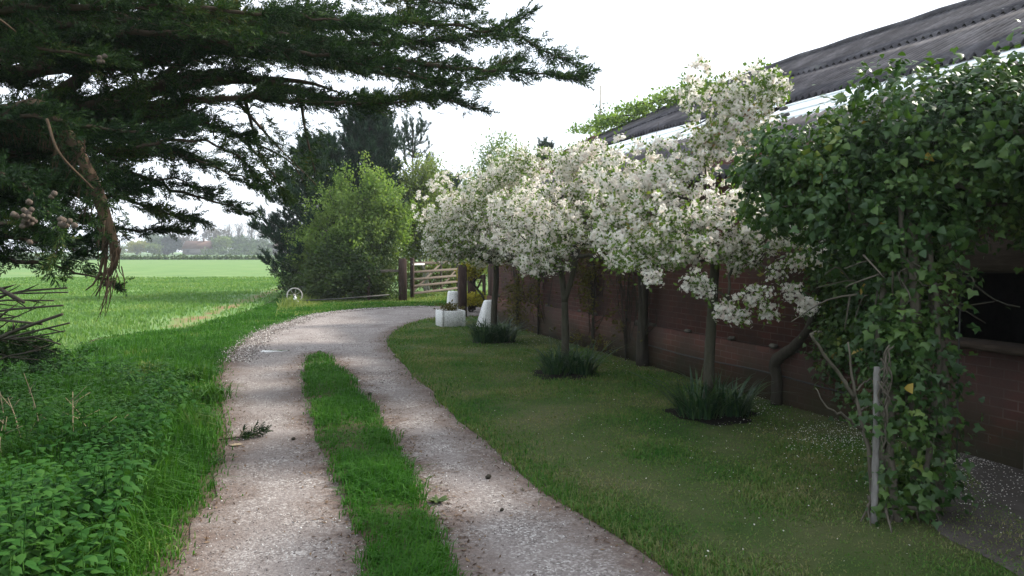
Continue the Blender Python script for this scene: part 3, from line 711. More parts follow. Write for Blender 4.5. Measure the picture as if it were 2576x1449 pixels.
# boughs: waypoints (picture x, y, distance in metres)
BOUGHS = [
 # r0, foliage start, sub length, density, points
 (.10, .10, .95, 1.0, [tk(3.9)] + PL((130, 60, 7.6), (480, 45, 7.4), (820, 50, 7.4), (1100, 62, 7.5), (1230, 80, 7.6), (1335, 30, 7.7))),
 (.09, .15, .90, 1.0, [tk(3.8)] + PL((200, 120, 8.6), (560, 80, 8.4), (900, 108, 8.2), (1130, 98, 8.2), (1270, 88, 8.2), (1365, 128, 8.2), (1445, 158, 8.3))),
 (.10, .32, .90, 1.0, [tk(3.6)] + PL((260, 165, 7.4), (620, 118, 7.2), (930, 150, 7.1), (1150, 172, 7.1), (1310, 182, 7.1), (1448, 191, 7.2))),
 (.15, .36, .85, 1.0, [tk(2.9)] + PL((60, 278, 8.6), (235, 262, 8.4), (411, 211, 8.2), (580, 190, 8.2), (733, 225, 8.0), (900, 262, 8.0), (1060, 242, 8.0), (1205, 274, 8.1))),
 (.09, .30, .75, 1.0, [tk(3.0)] + PL((180, 270, 7.6), (400, 262, 7.5), (600, 245, 7.4), (800, 258, 7.5), (980, 258, 7.6), (1120, 238, 7.7))),
 (.08, .30, .70, .8, [tk(2.8)] + PL((150, 320, 8.8), (400, 305, 8.8), (560, 325, 8.9), (660, 400, 9.0), (705, 470, 9.1), (730, 500, 9.1))),
 (.07, .18, .75, .8, [tk(2.5)] + PL((120, 375, 7.4), (300, 378, 7.2), (440, 350, 7.2), (560, 370, 7.3), (640, 440, 7.4))),
 (.07, .22, .70, .8, [tk(2.4)] + PL((100, 440, 8.6), (300, 430, 8.6), (440, 475, 8.6), (550, 510, 8.7), (632, 536, 8.8))),
 (.06, .18, .60, .8, [tk(2.2)] + PL((100, 490, 8.2), (280, 495, 8.1), (400, 530, 8.1), (520, 562, 8.2))),
 (.055, .18, .55, .7, [tk(2.05)] + PL((80, 545, 8.4), (230, 560, 8.4), (350, 578, 8.4), (462, 580, 8.5))),
 (.06, .35, .45, .8, [tk(1.7)] + PL((40, 655, 7.2), (150, 670, 6.8), (190, 690, 6.7), (240, 700, 6.7), (285, 716, 6.7))),
 (.06, .05, .55, .9, [tk(2.6)] + PL((-60, 430, 5.6), (40, 460, 5.2), (110, 520, 5.1), (150, 590, 5.1), (140, 640, 5.1))),
 (.07, .0, .6, 1.0, [tk(3.2)] + PL((-80, 150, 6.6), (60, 125, 6.2), (140, 130, 6.2), (220, 140, 6.3), (290, 150, 6.4))),
 (.07, .0, .9, 1.0, [tk(3.6)] + PL((-40, 40, 6.4), (200, 20, 6.2), (480, 20, 6.2), (760, 40, 6.4), (950, 70, 6.6))),
 (.08, .0, 1.0, 1.0, [tk(4.2)] + PL((-60, -60, 7.5), (300, -50, 7.5), (700, -40, 7.5), (1000, -5, 7.6), (1180, 15, 7.8))),
 (.06, .05, .8, 1.0, [tk(2.9)] + PL((-60, 300, 6.0), (60, 290, 5.8), (180, 310, 5.8), (330, 330, 5.9), (470, 320, 6.1))),
 (.07, .50, .8, 1.0, [tk(3.3)] + PL((250, 120, 9.6), (560, 130, 9.4), (820, 165, 9.3), (1000, 190, 9.2), (1180, 205, 9.2), (1290, 150, 9.2))),
 (.06, .1, .8, .8, [tk(2.4)] + PL((60, 400, 9.6), (260, 400, 9.8), (420, 385, 9.8), (540, 410, 10))),
 (.05, .2, .5, .8, [tk(1.9)] + PL((20, 600, 6.4), (120, 610, 6.1), (200, 630, 6.0), (250, 620, 6.0))),
 (.07, .15, .80, .9, [tk(2.6)] + PL((140, 350, 8.2), (320, 345, 8.0), (470, 395, 8.0), (590, 440, 8.1), (650, 470, 8.2))),
 (.06, .15, .75, .9, [tk(2.3)] + PL((160, 470, 7.8), (300, 470, 7.7), (420, 450, 7.7), (520, 480, 7.8))),
 (.06, .10, .70, .9, [tk(2.2)] + PL((60, 470, 7.0), (150, 455, 6.8), (250, 440, 6.7), (330, 470, 6.8))),
 (.05, .10, .55, .9, [tk(1.9)] + PL((-20, 560, 6.2), (60, 575, 6.0), (150, 600, 5.9), (230, 600, 6.0))),
 (.08, .10, .95, 1.0, [tk(3.8)] + PL((80, 90, 8.8), (350, 70, 8.8), (650, 75, 8.7), (900, 60, 8.7), (1080, 30, 8.8))),
 (.07, .35, .80, 1.0, [tk(3.4)] + PL((250, 90, 7.0), (500, 100, 6.9), (760, 130, 6.9), (960, 170, 6.9), (1120, 205, 7.0))),
 (.04, .0, .5, 1.0, [tk(1.4)] + PL((-80, 830, 5.8), (0, 850, 5.6), (60, 868, 5.5), (110, 880, 5.5))),
 (.04, .0, .5, 1.0, [tk(1.2)] + PL((-80, 890, 6.2), (0, 890, 6.0), (60, 900, 5.9))),
 (.06, .0, .7, 1.1, [tk(3.1)] + PL((-90, 190, 8.0), (30, 205, 7.8), (130, 225, 7.7), (190, 245, 7.7))),
 (.05, .0, .6, 1.1, [tk(2.7)] + PL((-80, 330, 7.4), (30, 345, 7.2), (110, 370, 7.1), (160, 395, 7.1))),
 (.05, .0, .6, 1.0, [tk(2.2)] + PL((-80, 500, 7.6), (20, 500, 7.4), (110, 520, 7.3), (190, 545, 7.3))),
 (.06, .15, .75, 1.0, [tk(2.7)] + PL((150, 290, 8.0), (330, 290, 7.9), (480, 300, 7.9), (610, 340, 8.0))),
 # upper crown, above the frame, put in to shade the ground below
 (.11, .1, 1.1, .55, [tk(5.6), tk(5.6) + (1.6, -.6, .5), tk(5.6) + (3.4, -1.2, .4), tk(5.6) + (5.0, -1.4, .1)]),
 (.11, .1, 1.1, .55, [tk(6.4), tk(6.4) + (1.7, .6, .6), tk(6.4) + (3.6, 1.0, .6), tk(6.4) + (5.2, 1.0, .3)]),
 (.11, .1, 1.1, .5, [tk(5.2), tk(5.2) + (.3, -1.6, .4), tk(5.2) + (.9, -3.4, .5), tk(5.2) + (1.3, -5.2, .2)]),
 (.11, .1, 1.1, .5, [tk(7.6), tk(7.6) + (1.4, -.5, .7), tk(7.6) + (2.9, -.9, .9)]),
 (.10, .1, 1.0, .5, [tk(8.6), tk(8.6) + (1.1, .5, .8), tk(8.6) + (2.3, .8, 1.1)]),
 (.10, .1, 1.0, .45, [tk(6.2), tk(6.2) + (-1.5, .4, .6), tk(6.2) + (-3.2, .7, .6)]),
 (.10, .1, 1.0, .45, [tk(4.6), tk(4.6) + (-1.4, -.8, .5), tk(4.6) + (-2.9, -1.6, .4)]),
 (.10, .1, 1.0, .45, [tk(5.0), tk(5.0) + (.2, 1.8, .5), tk(5.0) + (.4, 3.6, .5)]),
 (.10, .1, 1.0, .5, [tk(3.9), tk(3.9) + (1.2, -1.6, .5), tk(3.9) + (2.6, -3.0, .7), tk(3.9) + (3.8, -4.1, .7)]),
]
rc = np.random.default_rng(5)
sp_pos, sp_dir, sp_sc = [], [], []
twigs = M()
for (r0, f0, sub, dens, pts) in BOUGHS:
    L0 = smoothline(pts, 40); seg = np.linalg.norm(np.diff(L0, axis=0), axis=1).sum()
    n = max(12, int(seg / .11)); L = smoothline(pts, n)
    L[1:-1] += rc.normal(0, .012, (n - 2, 3))
    rad = r0 * .72 * (1 - np.linspace(0, 1, n)) ** .85 + .005
    mm = M(); mm.add(*tube(L, rad, 8)); mm.build('bough', MAT['cypress_bark'], cyp, smooth=True)
    T = norm(np.gradient(L, axis=0)); S = norm(np.cross(T, np.array([0, 0, 1.0])))
    for i in range(int(n * f0), n):
        u = i / (n - 1)
        for q in range(rc.poisson(3.5 * dens)):
            l = sub * (1 - u) ** .8 * rc.uniform(.3, 1.0) + .09
            sgn = rc.choice((-1, 1))
            d = norm(T[i] * rc.uniform(.5, 1.1) + S[i] * sgn * rc.uniform(.1, .9) + np.array([0, 0, rc.normal(.06, .22)]))
            e = L[i] + d * l; k = max(2, int(l / .065))
            c = np.linspace(0, 1, k)[:, None]; Q = L[i] + (e - L[i]) * c + np.array([0, 0, -.06 * l]) * c ** 2
            if l > .3: twigs.add(*tube(Q, np.linspace(.007, .003, k), 3, cap=False))
            st = int(k * .12)
            for p in Q[st:]:
                for _ in range(rc.integers(2, 4)):
                    sp_pos.append(p + rc.normal(0, .022, 3)); sp_dir.append(d * .75 + T[i] * .35 + rc.normal(0, .42, 3) + np.array([0, 0, .12])); sp_sc.append(rc.uniform(.075, .145))
    for c in np.linspace(0, 1, 10):      # feathery tip
        for _ in range(3):
            sp_pos.append(L[-1] - T[-1] * .35 * c); sp_dir.append(T[-1] + rc.normal(0, .3, 3)); sp_sc.append(rc.uniform(.07, .13))
# thin limbs that dangle in front of the pine
for a, b, c in (((590, 247, 7.5), (700, 370, 9.0), (795, 465, 9.2)), ((755, 240, 8.2), (768, 330, 8.2), (792, 432, 8.3)), ((615, 247, 7.5), (655, 390, 8.8), (690, 465, 9.0)), ((560, 325, 8.9), (720, 400, 9.5), (770, 470, 9.6))):
    L = smoothline(PL(a, b, c), 16); twigs.add(*tube(L, np.linspace(.022, .006, 16), 5))
    for i in range(5, 16):
        for _ in range(9):
            sp_pos.append(L[i] + rc.normal(0, .10, 3)); sp_dir.append(rc.normal(0, .6, 3) + np.array([.6, 0, -.3])); sp_sc.append(rc.uniform(.07, .14))
_h = smoothline(PL((150, 330, 6.0), (215, 420, 5.9), (255, 520, 5.85), (275, 590, 5.85)), 20)
for i in range(20):
    for _ in range(9):
        sp_pos.append(_h[i] + rc.normal(0, .075, 3)); sp_dir.append(rc.normal(0, .5, 3) + np.array([.3, -.2, -.5])); sp_sc.append(rc.uniform(.07, .13))
twigs.build('twigs', MAT['cypress_bark'], cyp)
sp_pos = np.array(sp_pos); sp_dir = norm(np.array(sp_dir)); sp_sc = np.array(sp_sc)
mm = M(); kk = rc.integers(0, 5, len(sp_pos)); rl = rc.random(len(sp_pos)) * 6.28
for q in range(5):
    s = kk == q; mm.add(*stamp(SPRAYS[q][0], SPRAYS[q][1], sp_pos[s], frames(sp_dir[s], rl[s]), sp_sc[s]))
mm.build('crown', MAT['cypress_leaf'], cyp)
# thicker inner limbs, forked
for pts, a, b in ((((60, 285, 8.5), (150, 235, 8.5), (235, 170, 8.4), (300, 120, 8.4)), .12, .02), (((235, 262, 8.4), (380, 215, 8.4), (470, 150, 8.5), (560, 120, 8.6)), .10, .015), (((350, 235, 8.3), (460, 215, 8.2), (600, 200, 8.1), (760, 205, 8.0), (860, 235, 8.0)), .08, .008)):
    mm = M(); mm.add(*tube(smoothline(PL(*pts), 16), np.linspace(a, b, 16), 9)); mm.build('bough', MAT['cypress_bark'], cyp, smooth=True)
# stripped hanging limb with shredded bark
hl = smoothline([tk(2.75)] + PL((40, 268, 6.4), (120, 292, 6.1), (180, 350, 6.0), (232, 455, 5.95), (270, 560, 5.9), (292, 640, 5.9), (280, 690, 5.9)), 40)
mm = M(); mm.add(*tube(hl, np.interp(np.linspace(0, 1, 40), [0, .4, .75, .92, 1], [.05, .038, .046, .050, .010]) * (1 + .12 * np.sin(np.arange(40) * 1.7)), 9))
for k in range(330):
    i = rc.integers(14, 40); a = hl[i] + rc.normal(0, .034, 3); e = a + np.array([rc.normal(-.02, .07), rc.normal(0, .05), -rc.uniform(.08, .34)])
    mm.add(*tube([a, (a + e) / 2 + rc.normal(0, .015, 3), e], [.006, .005, .002], 3))
for e in ((215, 730), (240, 745), (262, 720)):
    mm.add(*tube(smoothline([hl[36 if e[0] < 250 else 38], P((e[0] + 285) / 2, 690, 5.9), P(e[0], e[1], 5.9)], 8), np.linspace(.022, .005, 8), 5))
mm.build('stripped_limb', MAT['brown_bark'], cyp, smooth=True)
mm = M(); mm.add(*tube(smoothline(PL((118, 300, 5.6), (150, 385, 5.5), (235, 475, 5.6)), 14), np.linspace(.012, .007, 14), 5)); mm.build('dead_twig', MAT['brown_bark'], cyp, smooth=True); mm = M(); mm.add(*tube(smoothline(PL((-30, 40, 5.6), (0, 50, 5.6), (40, 80, 5.7)), 8), np.linspace(.012, .006, 8), 5))
mm.build('dead_twig', MAT['brown_bark'], cyp, smooth=True)
# dead lower branches, bare spikes pointing right
for (x0, y0), (x1, y1), Y, rr in (((-120, 800), (158, 768), 4.9, .020), ((-140, 790), (105, 815), 4.8, .022), ((-120, 900), (157, 790), 4.7, .026), ((-60, 860), (175, 812), 4.9, .017), ((-20, 850), (163, 832), 5.0, .014), ((30, 850), (152, 866), 5.0, .014), ((-100, 775), (135, 756), 5.3, .017), ((-90, 735), (170, 735), 5.4, .016), ((-60, 700), (60, 760), 5.2, .03), ((-60, 905), (100, 880), 5.0, .013), ((0, 890), (98, 905), 5.1, .009), ((-80, 860), (90, 858), 5.4, .012), ((-60, 768), (168, 724), 5.5, .02), ((-40, 840), (115, 765), 5.6, .01)):
    a, b = P(x0, y0, Y + .4), P(x1, y1, Y); L = smoothline([tk(1.2 + rc.uniform(-.3, .3)) * .25 + a * .75 + (-.6, .5, 0), a, (a + b) / 2 + rc.normal(0, .025, 3), b], 14)
    mm = M(); mm.add(*tube(L, np.linspace(rr, rr * .35, 14), 6))
    for _ in range(5):
        i = rc.integers(5, 13); d = norm(L[i] - L[i - 1]) + rc.normal(0, .6, 3); mm.add(*tube([L[i], L[i] + d * rc.uniform(.06, .2)], [rr * .4, .002], 4))
    mm.build('dead_branch', MAT['dark_bark'], cyp, smooth=True)
# clusters of round woody cones
ico = None
def cone_mesh(r):
    u, v = 8, 6; V = [[0, 0, -1.0]]
    for i in range(1, v):
        for j in range(u):
            t = math.pi * i / v; a = 2 * math.pi * (j + .5 * (i % 2)) / u; q = 1 + .10 * (-1) ** (i + j)
            V.append([math.sin(t) * math.cos(a) * q, math.sin(t) * math.sin(a) * q, -math.cos(t) * q])
    V.append([0, 0, 1.0]); F3 = []; F4 = []
    for j in range(u):
        F3.append([0, 1 + (j + 1) % u, 1 + j]); F3.append([len(V) - 1, 1 + (v - 2) * u + j, 1 + (v - 2) * u + (j + 1) % u])
        for i in range(v - 2): F4.append([1 + i * u + j, 1 + i * u + (j + 1) % u, 1 + (i + 1) * u + (j + 1) % u, 1 + (i + 1) * u + j])
    return np.array(V), [np.array(F3), np.array(F4)]
CONE = cone_mesh(rc)
for (cx, cy, Y, n, sp) in ((62, 560, 4.75, 10, 26), (62, 520, 4.8, 4, 14), (165, 555, 4.75, 7, 16), (135, 490, 4.8, 2, 8), (250, 148, 5.8, 4, 9), (40, 540, 4.7, 4, 10)):
    for k in range(n):
        c = P(cx + rc.normal(0, sp * .6), cy + rc.normal(0, sp * .7), Y + rc.normal(0, .03))
        Vc, Fc = stamp(CONE[0], CONE[1], [c], frames(randdir(1, rc)), rc.uniform(.016, .022))
        mm = M(); mm.add(Vc, Fc); mm.build('cone', MAT['cone'], cyp, smooth=True)

# ---------------------------------------------------------------- blossom trees
def blossom_tree(label, loc, chains, blobs, wts, nclus, seed, trunk_r, per=15, ndroop=0, extra_pts=()):
    r = np.random.default_rng(seed); loc = np.array(loc, float)
    o = thing('crab_apple_tree', label, 'tree', loc, 'flowering crab apple trees along the barn wall')
    C, Nn = blobs_sample(blobs, nclus, r, .55, wts)
    kp = vnoise(C[:, [0, 2]] + C[:, [1, 1]] * .6, .42, seed + 1) > .34; C, Nn = C[kp], Nn[kp]
    if len(extra_pts): C = np.vstack([C, np.array(extra_pts)]); Nn = np.vstack([Nn, np.tile([0, -.5, .5], (len(extra_pts), 1))])
    n = len(C)
    sk = Skel(smoothline(chains[0], 14))
    for ch in chains[1:]:
        A = np.array(sk.p); i = int(np.argmin(np.linalg.norm(A - np.array(ch[0]), axis=1)))
        L = smoothline([A[i]] + [np.array(q) for q in ch[1:]], max(6, int(len(ch) * 4))); c = [i]
        for p in L[1:]: sk.p.append(p); sk.par.append(c[-1]); c.append(len(sk.p) - 1)
        sk.chains.append(c); sk.tips.append(c[-1])
    order = np.argsort(np.linalg.norm(C - np.array(chains[0][-1]), axis=1)); T = C[order][::1]
    sk.grow(T[: int(n * .5)], step=.10, jit=.018, arc=.08, minidx=9)
    q = sk.mesh(.0030, .44, trunk_r, 7, 1.3)
    q.build('trunk', MAT['apple_bark'], o, smooth=True)
    # tight posies of flowers with a ruff of young leaves
    dens = vnoise(C[:, [0, 2]] + C[:, [1, 1]] * .5, .28, seed); cnt = r.poisson(per * (.45 + 1.1 * dens))
    c = np.repeat(C, cnt, 0); nn = np.repeat(Nn, cnt, 0); N_ = len(c)
    d = norm(nn * .7 + randdir(N_, r) + np.array([0, 0, .25])); rad = r.uniform(.022, .065, N_)
    mm = M(); mm.add(*stamp(FLOWER[0], FLOWER[1], c + d * rad[:, None], frames(d + r.normal(0, .35, (N_, 3)), r.random(N_) * 6.28), r.uniform(.028, .040, N_)))
    mm.build('blossom', MAT['blossom'], o)
    cl = r.poisson(9 * (1.45 - dens)); c = np.repeat(C, cl, 0); N_ = len(c); d = norm(np.repeat(Nn, cl, 0) * .4 + randdir(N_, r) + np.array([0, 0, .2]))
    mm = M(); mm.add(*stamp(LEAF[0], LEAF[1], c + d * r.uniform(.01, .085, N_)[:, None], frames(d, r.random(N_) * 6.28), r.uniform(.030, .055, N_)))
    mm.build('leaves', MAT['apple_leaf'], o)
    return o
def EB(x, y, Y, rx, ry, rz): return (P(x, y, Y), np.array([rx, ry, rz]))
A0 = np.array([2.0, 7.45, 0])
blossom_tree('nearest and tallest white crab apple tree, one leader shooting up above the barn roof', A0,
    [[A0, A0 + (.0, 0, .5), A0 + (.02, 0, 1.0), P(1800, 640, 7.45)],
     [P(1800, 640, 7.45), P(1790, 560, 7.4), P(1775, 440, 7.5), P(1765, 330, 7.5), P(1760, 250, 7.5), P(1800, 190, 7.5)],
     [P(1765, 330, 7.5), P(1830, 270, 7.4), P(1900, 225, 7.4)], [P(1800, 640, 7.45), P(1700, 570, 7.1), P(1620, 530, 6.9)],
     [P(1800, 640, 7.45), P(1900, 590, 7.0), P(2020, 610, 6.6)], [P(1775, 440, 7.5), P(1680, 420, 7.6), P(1600, 430, 7.7)]],
    [EB(1700, 560, 7.2, .95, .75, .42), EB(1880, 590, 6.9, .85, .7, .50), EB(1640, 440, 7.5, .75, .6, .40), EB(1815, 335, 7.5, .42, .36, .36), EB(1870, 265, 7.5, .38, .3, .34), EB(1800, 440, 7.5, .60, .5, .5), EB(1930, 215, 7.4, .22, .2, .22), EB(1745, 225, 7.5, .26, .2, .30), EB(2035, 612, 6.4, .50, .35, .24), EB(1870, 680, 6.7, .55, .4, .30), EB(1620, 640, 7.0, .5, .45, .22)],
    [1.5, 1.6, 1.1, .62, .48, .34, .22, .16, .75, .5, .35], 1550, 31, .046, 22,
    extra_pts=[P(x + a * 14, y + b * 12, 6.6) for (x, y) in ((1770, 735), (1900, 745), (1820, 790), (1860, 805), (1930, 790), (1990, 740), (2030, 775), (1640, 705), (1560, 665), (1950, 690), (2060, 650), (2000, 665), (1740, 720)) for a in (-1, 0, 1) for b in (-1, .6)])
B0 = np.array([.72, 9.95, 0])
blossom_tree('middle white crab apple tree with a forked trunk tied low, between two others', B0,
    [[B0, B0 + (.0, 0, .55), P(1420, 760, 9.95)],
     [P(1420, 760, 9.95), P(1440, 690, 9.9), P(1455, 620, 9.9), P(1470, 560, 9.9), P(1500, 490, 9.9)],
     [P(1420, 760, 9.95), P(1412, 690, 10), P(1395, 610, 10), P(1360, 540, 10)], [P(1470, 560, 9.9), P(1540, 520, 9.8), P(1600, 480, 9.8)], [P(1455, 620, 9.9), P(1400, 560, 9.6), P(1330, 520, 9.4)]],
    [EB(1480, 500, 9.9, 1.05, .8, .68), EB(1380, 560, 9.7, .95, .75, .50), EB(1560, 570, 9.6, .85, .7, .5), EB(1480, 410, 10, .60, .5, .30), EB(1350, 650, 9.4, .55, .5, .24), EB(1520, 620, 9.4, .7, .5, .30), EB(1335, 545, 11.0, .75, .7, .55), EB(1600, 490, 8.9, .6, .6, .48)],
    [1.6, 1.2, 1.1, .5, .4, .5, .9, .7], 2000, 32, .046, 21, extra_pts=[P(x + a * 12, y, 9.4) for (x, y) in ((1350, 690), (1390, 680), (1310, 665), (1420, 670), (1610, 650), (1660, 660)) for a in (-1, 0, 1)])
C0 = np.array([-.33, 13.6, 0])
blossom_tree('farthest white crab apple tree, beside the dark gate post', C0,
    [[C0, C0 + (.0, 0, .6), P(1248, 700, 13.6), P(1245, 640, 13.6)], [P(1245, 640, 13.6), P(1200, 580, 13.6), P(1140, 530, 13.5)], [P(1245, 640, 13.6), P(1280, 560, 13.5), P(1310, 480, 13.5)], [P(1245, 640, 13.6), P(1230, 540, 13.6), P(1220, 450, 13.6)]],
    [EB(1220, 530, 13.6, 1.35, 1.0, .85), EB(1150, 560, 13.5, .68, .8, .55), EB(1300, 480, 13.4, 1.15, .9, .75), EB(1330, 600, 13.2, .9, .8, .55), EB(1210, 620, 13.2, 1.05, .7, .36), EB(1130, 620, 13.4, .5, .5, .28), EB(1325, 415, 12.6, .75, .6, .32), EB(1240, 440, 13.4, .6, .6, .30)],
    [1.6, .7, 1.1, .9, .8, .4, .55, .35], 3000, 33, .05, 19)
def wallx(x):
    """t along the wall seen at picture column x"""
    r = ray(x, 700); k = 5.43 / (r[0] * N2[0] + r[1] * N2[1]); p = r * k; return p[0] * D2[0] + p[1] * D2[1]
# ---------------------------------------------------------------- ivy over the near post
ri = np.random.default_rng(77)
IV = np.array([2.42, 4.55, 0])
wp = thing('white_post', 'slim flaking white pole at the left foot of the ivy', 'post', (2.21, 4.40, 0))
mm = M(); L = smoothline([(2.19, 4.40, -.02), (2.195, 4.41, .3), (2.20, 4.42, .6), (2.215, 4.46, .95)], 20)
mm.add(*tube(L, .020 + .0025 * np.sin(np.arange(20) * 1.9), 10)); mm.build('pole', MAT['pole_paint'], wp, smooth=True)
ivy = thing('ivy', 'huge dark glossy ivy mass heaped over a post and hanging to the ground, right edge', 'ivy', IV)
cano = [EB(2340, 372, 5.0, .95, .55, .43), EB(2120, 430, 5.2, .75, .5, .45), EB(2480, 350, 4.9, .9, .6, .56), EB(2010, 480, 5.3, .46, .4, .36), EB(2240, 520, 4.9, .65, .45, .40), EB(2450, 465, 4.8, .7, .45, .33),
        EB(1960, 400, 5.4, .34, .35, .30), EB(2660, 350, 4.8, .7, .6, .58), EB(2150, 620, 5.2, .40, .35, .28), EB(2340, 255, 5.1, .40, .4, .16), EB(2530, 225, 5.0, .5, .4, .20), EB(2170, 330, 5.3, .30, .35, .16), EB(2290, 590, 4.7, .4, .3, .22)]
colm = [(np.array([2.23, 4.40, .62]), np.array([.07, .06, .16])), (np.array([2.25, 4.38, .12]), np.array([.10, .07, .12])), EB(2290, 800, 4.75, .27, .3, .42), EB(2300, 1000, 4.6, .25, .25, .45), EB(2300, 1180, 4.5, .23, .22, .35), EB(2290, 1350, 4.4, .34, .27, .18), EB(2270, 680, 4.9, .38, .35, .30), EB(2250, 900, 4.6, .16, .2, .4)]
back = [(BP(wallx(x), -.10, z), np.array([.16 + .1 * (x > 2120), .32, h])) for x, z, h in ((2075, 1.45, .65), (2110, 1.0, .9), (2160, .9, .95), (2060, 1.9, .5), (2150, 1.7, .6), (2240, 1.2, 1.0))]
cano += [(BP(3.4, -.75, 2.35), np.array([.8, .7, .40])), (BP(2.2, -.9, 2.4), np.array([.9, .7, .45])), (BP(1.0, -.9, 2.4), np.array([.9, .7, .5]))]  # added ivy overhang, partly out of view, to shade the wall
C1, n1 = blobs_sample(cano, 4200, ri, .30); C2, n2 = blobs_sample(colm, 900, ri, .4); C3, n3 = blobs_sample(back, 1300, ri, .5)
Ci = np.vstack([C1, C2, C3]); Ni = np.vstack([n1, n2, n3])
keep = Ci[:, 2] > .03; Ci, Ni = Ci[keep], Ni[keep]
def ivy_rosettes(C, Nn, r, lo, hi, k=7):
    n = len(C); ax = norm(Nn * .8 + np.array([0, 0, -.10]) + r.normal(0, .45, (n, 3))); R = frames(ax, r.random(n) * 6.28); a = np.tile(np.arange(k) * 2.4, n) + r.normal(0, .2, n * k)
    rad = np.stack([np.cos(a), np.sin(a), r.uniform(-.1, .6, n * k)], 1); tip = norm(np.einsum('nij,nj->ni', np.repeat(R, k, 0), rad) + np.array([0, 0, -.45])); face = norm(np.repeat(ax, k, 0) + np.array([0, 0, .45]) + r.normal(0, .25, (n * k, 3)))
    X = norm(np.cross(face, tip)); Y = np.cross(tip, X); s = (lo * .8 + (hi * 1.2 - lo * .8) * r.random(n * k) ** 1.4) * np.repeat(r.uniform(.7, 1.2, n), k)
    return stamp(IVY[0], IVY[1], np.repeat(C, k, 0) + np.repeat(ax, k, 0) * (np.tile(np.arange(k), n) * .009)[:, None] + tip * .022, np.stack([X, Y, tip], 2), s)
def ivy_leaves(C, Nn, per, spread, lo, hi, proto, r):
    n = len(C) * per; c = np.repeat(C, per, 0) + r.normal(0, 1, (n, 3)) * spread; nn = np.repeat(Nn, per, 0)
    tip = norm(nn * .45 + np.array([0, 0, -.55]) + r.normal(0, .55, (n, 3)))     # leaf tips hang, faces look outwards
    face = norm(nn * .8 + np.array([-.1, -.15, .6]) + r.normal(0, .55, (n, 3)))
    X = norm(np.cross(face, tip)); Y = np.cross(tip, X)
    return stamp(proto[0], proto[1], c, np.stack([X, Y, tip], 2), lo * .8 + (hi * 1.22 - lo * .8) * r.random(n) ** 1.5)
lump = np.array([vnoise(Ci[:, [0, 2]] * 1.0 + 9, .22, 5), vnoise(Ci[:, [1, 2]] + 3, .22, 6)]).mean(0)
Ci = Ci + Ni * ((lump - .5) * .42 - .03)[:, None]; C1 = Ci[:len(C1)]
_k = ri.choice(len(C1), 150); _s = []; _n = []
for c, nn_ in zip(C1[_k], n1[_k]):
    d = norm(nn_ + np.array([0, 0, .25]) + ri.normal(0, .4, 3)); l = ri.uniform(.08, .24)
    for u in np.linspace(.2, 1, 5): _s.append(c + d * l * u + np.array([0, 0, -.10 * u * u])); _n.append(d)
_s, _n = np.array(_s), np.array(_n)
mm = M(); mm.add(*ivy_leaves(_s, _n, 3, .022, .028, .055, IVY, ri)); mm.add(*ivy_leaves(C1[::2], n1[::2], 4, .060, .026, .058, IVY, ri)); mm.add(*ivy_rosettes(C1 + n1 * .03, n1, ri, .030, .060)); mm.add(*ivy_leaves(Ci[len(C1):], Ni[len(C1):], 5, .06, .028, .060, IVY_LOBED, ri)); mm.add(*ivy_leaves(C1[::3], n1[::3], 3, .10, .026, .055, IVY_LOBED, ri))
mm.build('foliage', MAT['ivy_leaf'], ivy)
mm = M(); s = ri.choice(len(Ci), 46); mm.add(*ivy_leaves(Ci[s] + Ni[s] * .05, Ni[s], 1, .02, .055, .085, IVY, ri)); mm.build('yellow_leaves', MAT['ivy_yellow'], ivy)
mm = M()
for k in range(5):
    a0 = k * 1.3; base = IV + (.16 * math.cos(a0) + .08, .12 * math.sin(a0), 0); z = np.linspace(0, 2.0, 22)
    L = np.stack([base[0] + .05 * np.sin(z * 3 + a0) + .05 * z + ri.normal(0, .006, 22), base[1] + .05 * np.cos(z * 2.6 + a0) + .16 * z, z], 1)
    mm.add(*tube(L, np.linspace(.045 - .006 * k, .016, 22), 7))
sk = Skel([IV + (.1, .05, 1.2), IV + (.12, .15, 1.7), IV + (.15, .25, 2.0)]); T = C1[ri.permutation(len(C1))[:150]]; sk.grow(T[np.argsort(np.linalg.norm(T - sk.p[-1], axis=1))], .14, .03, .05)
q = sk.mesh(.0028, .5, .045, 5)
mm.add(np.concatenate(q.V), [np.concatenate(f_) for f_ in q.F.values()])
for k in range(34):       # bare tangled runners in the gap under the canopy
    a = P(ri.uniform(2130, 2420), ri.uniform(640, 760), ri.uniform(4.6, 5.2)); b = a + np.array([ri.normal(0, .22), ri.normal(0, .12), -ri.uniform(-.05, .28)])
    mm.add(*tube(smoothline([a, (a + b) / 2 + ri.normal(0, .07, 3), b], 7), np.linspace(.007, .003, 7), 4))
for k in range(26):       # pale roots on the pole
    z0 = ri.uniform(.55, 1.1); a = np.array([2.23, 4.38, z0]); L = [a + np.array([ri.normal(0, .022), ri.normal(0, .012), -.05 * j]) for j in range(5)]
    mm.add(*tube(smoothline(L, 9), np.linspace(.006, .002, 9), 4))
for k in range(14):
    a = IV + (ri.normal(0, .10), ri.normal(-.02, .07), .10); b = a + (ri.normal(-.05, .13), ri.normal(-.04, .10), -.10)
    mm.add(*tube(smoothline([a, (a + b) / 2 + (ri.normal(0, .03), 0, .04), b], 9), np.linspace(.014, .004, 9), 5))
mm.build('stems', MAT['grey_bark'], ivy, smooth=True)
thread = thing('hanging_cord', 'thin dark cord hanging straight down beside the ivy column', 'cord', P(2405, 1155, 5.3))
mm = M(); mm.add(*tube([P(2418, 680, 5.3), P(2410, 900, 5.3), P(2406, 1153, 5.3)], .006, 5)); mm.build('cord', MAT['dark_metal'], thread)

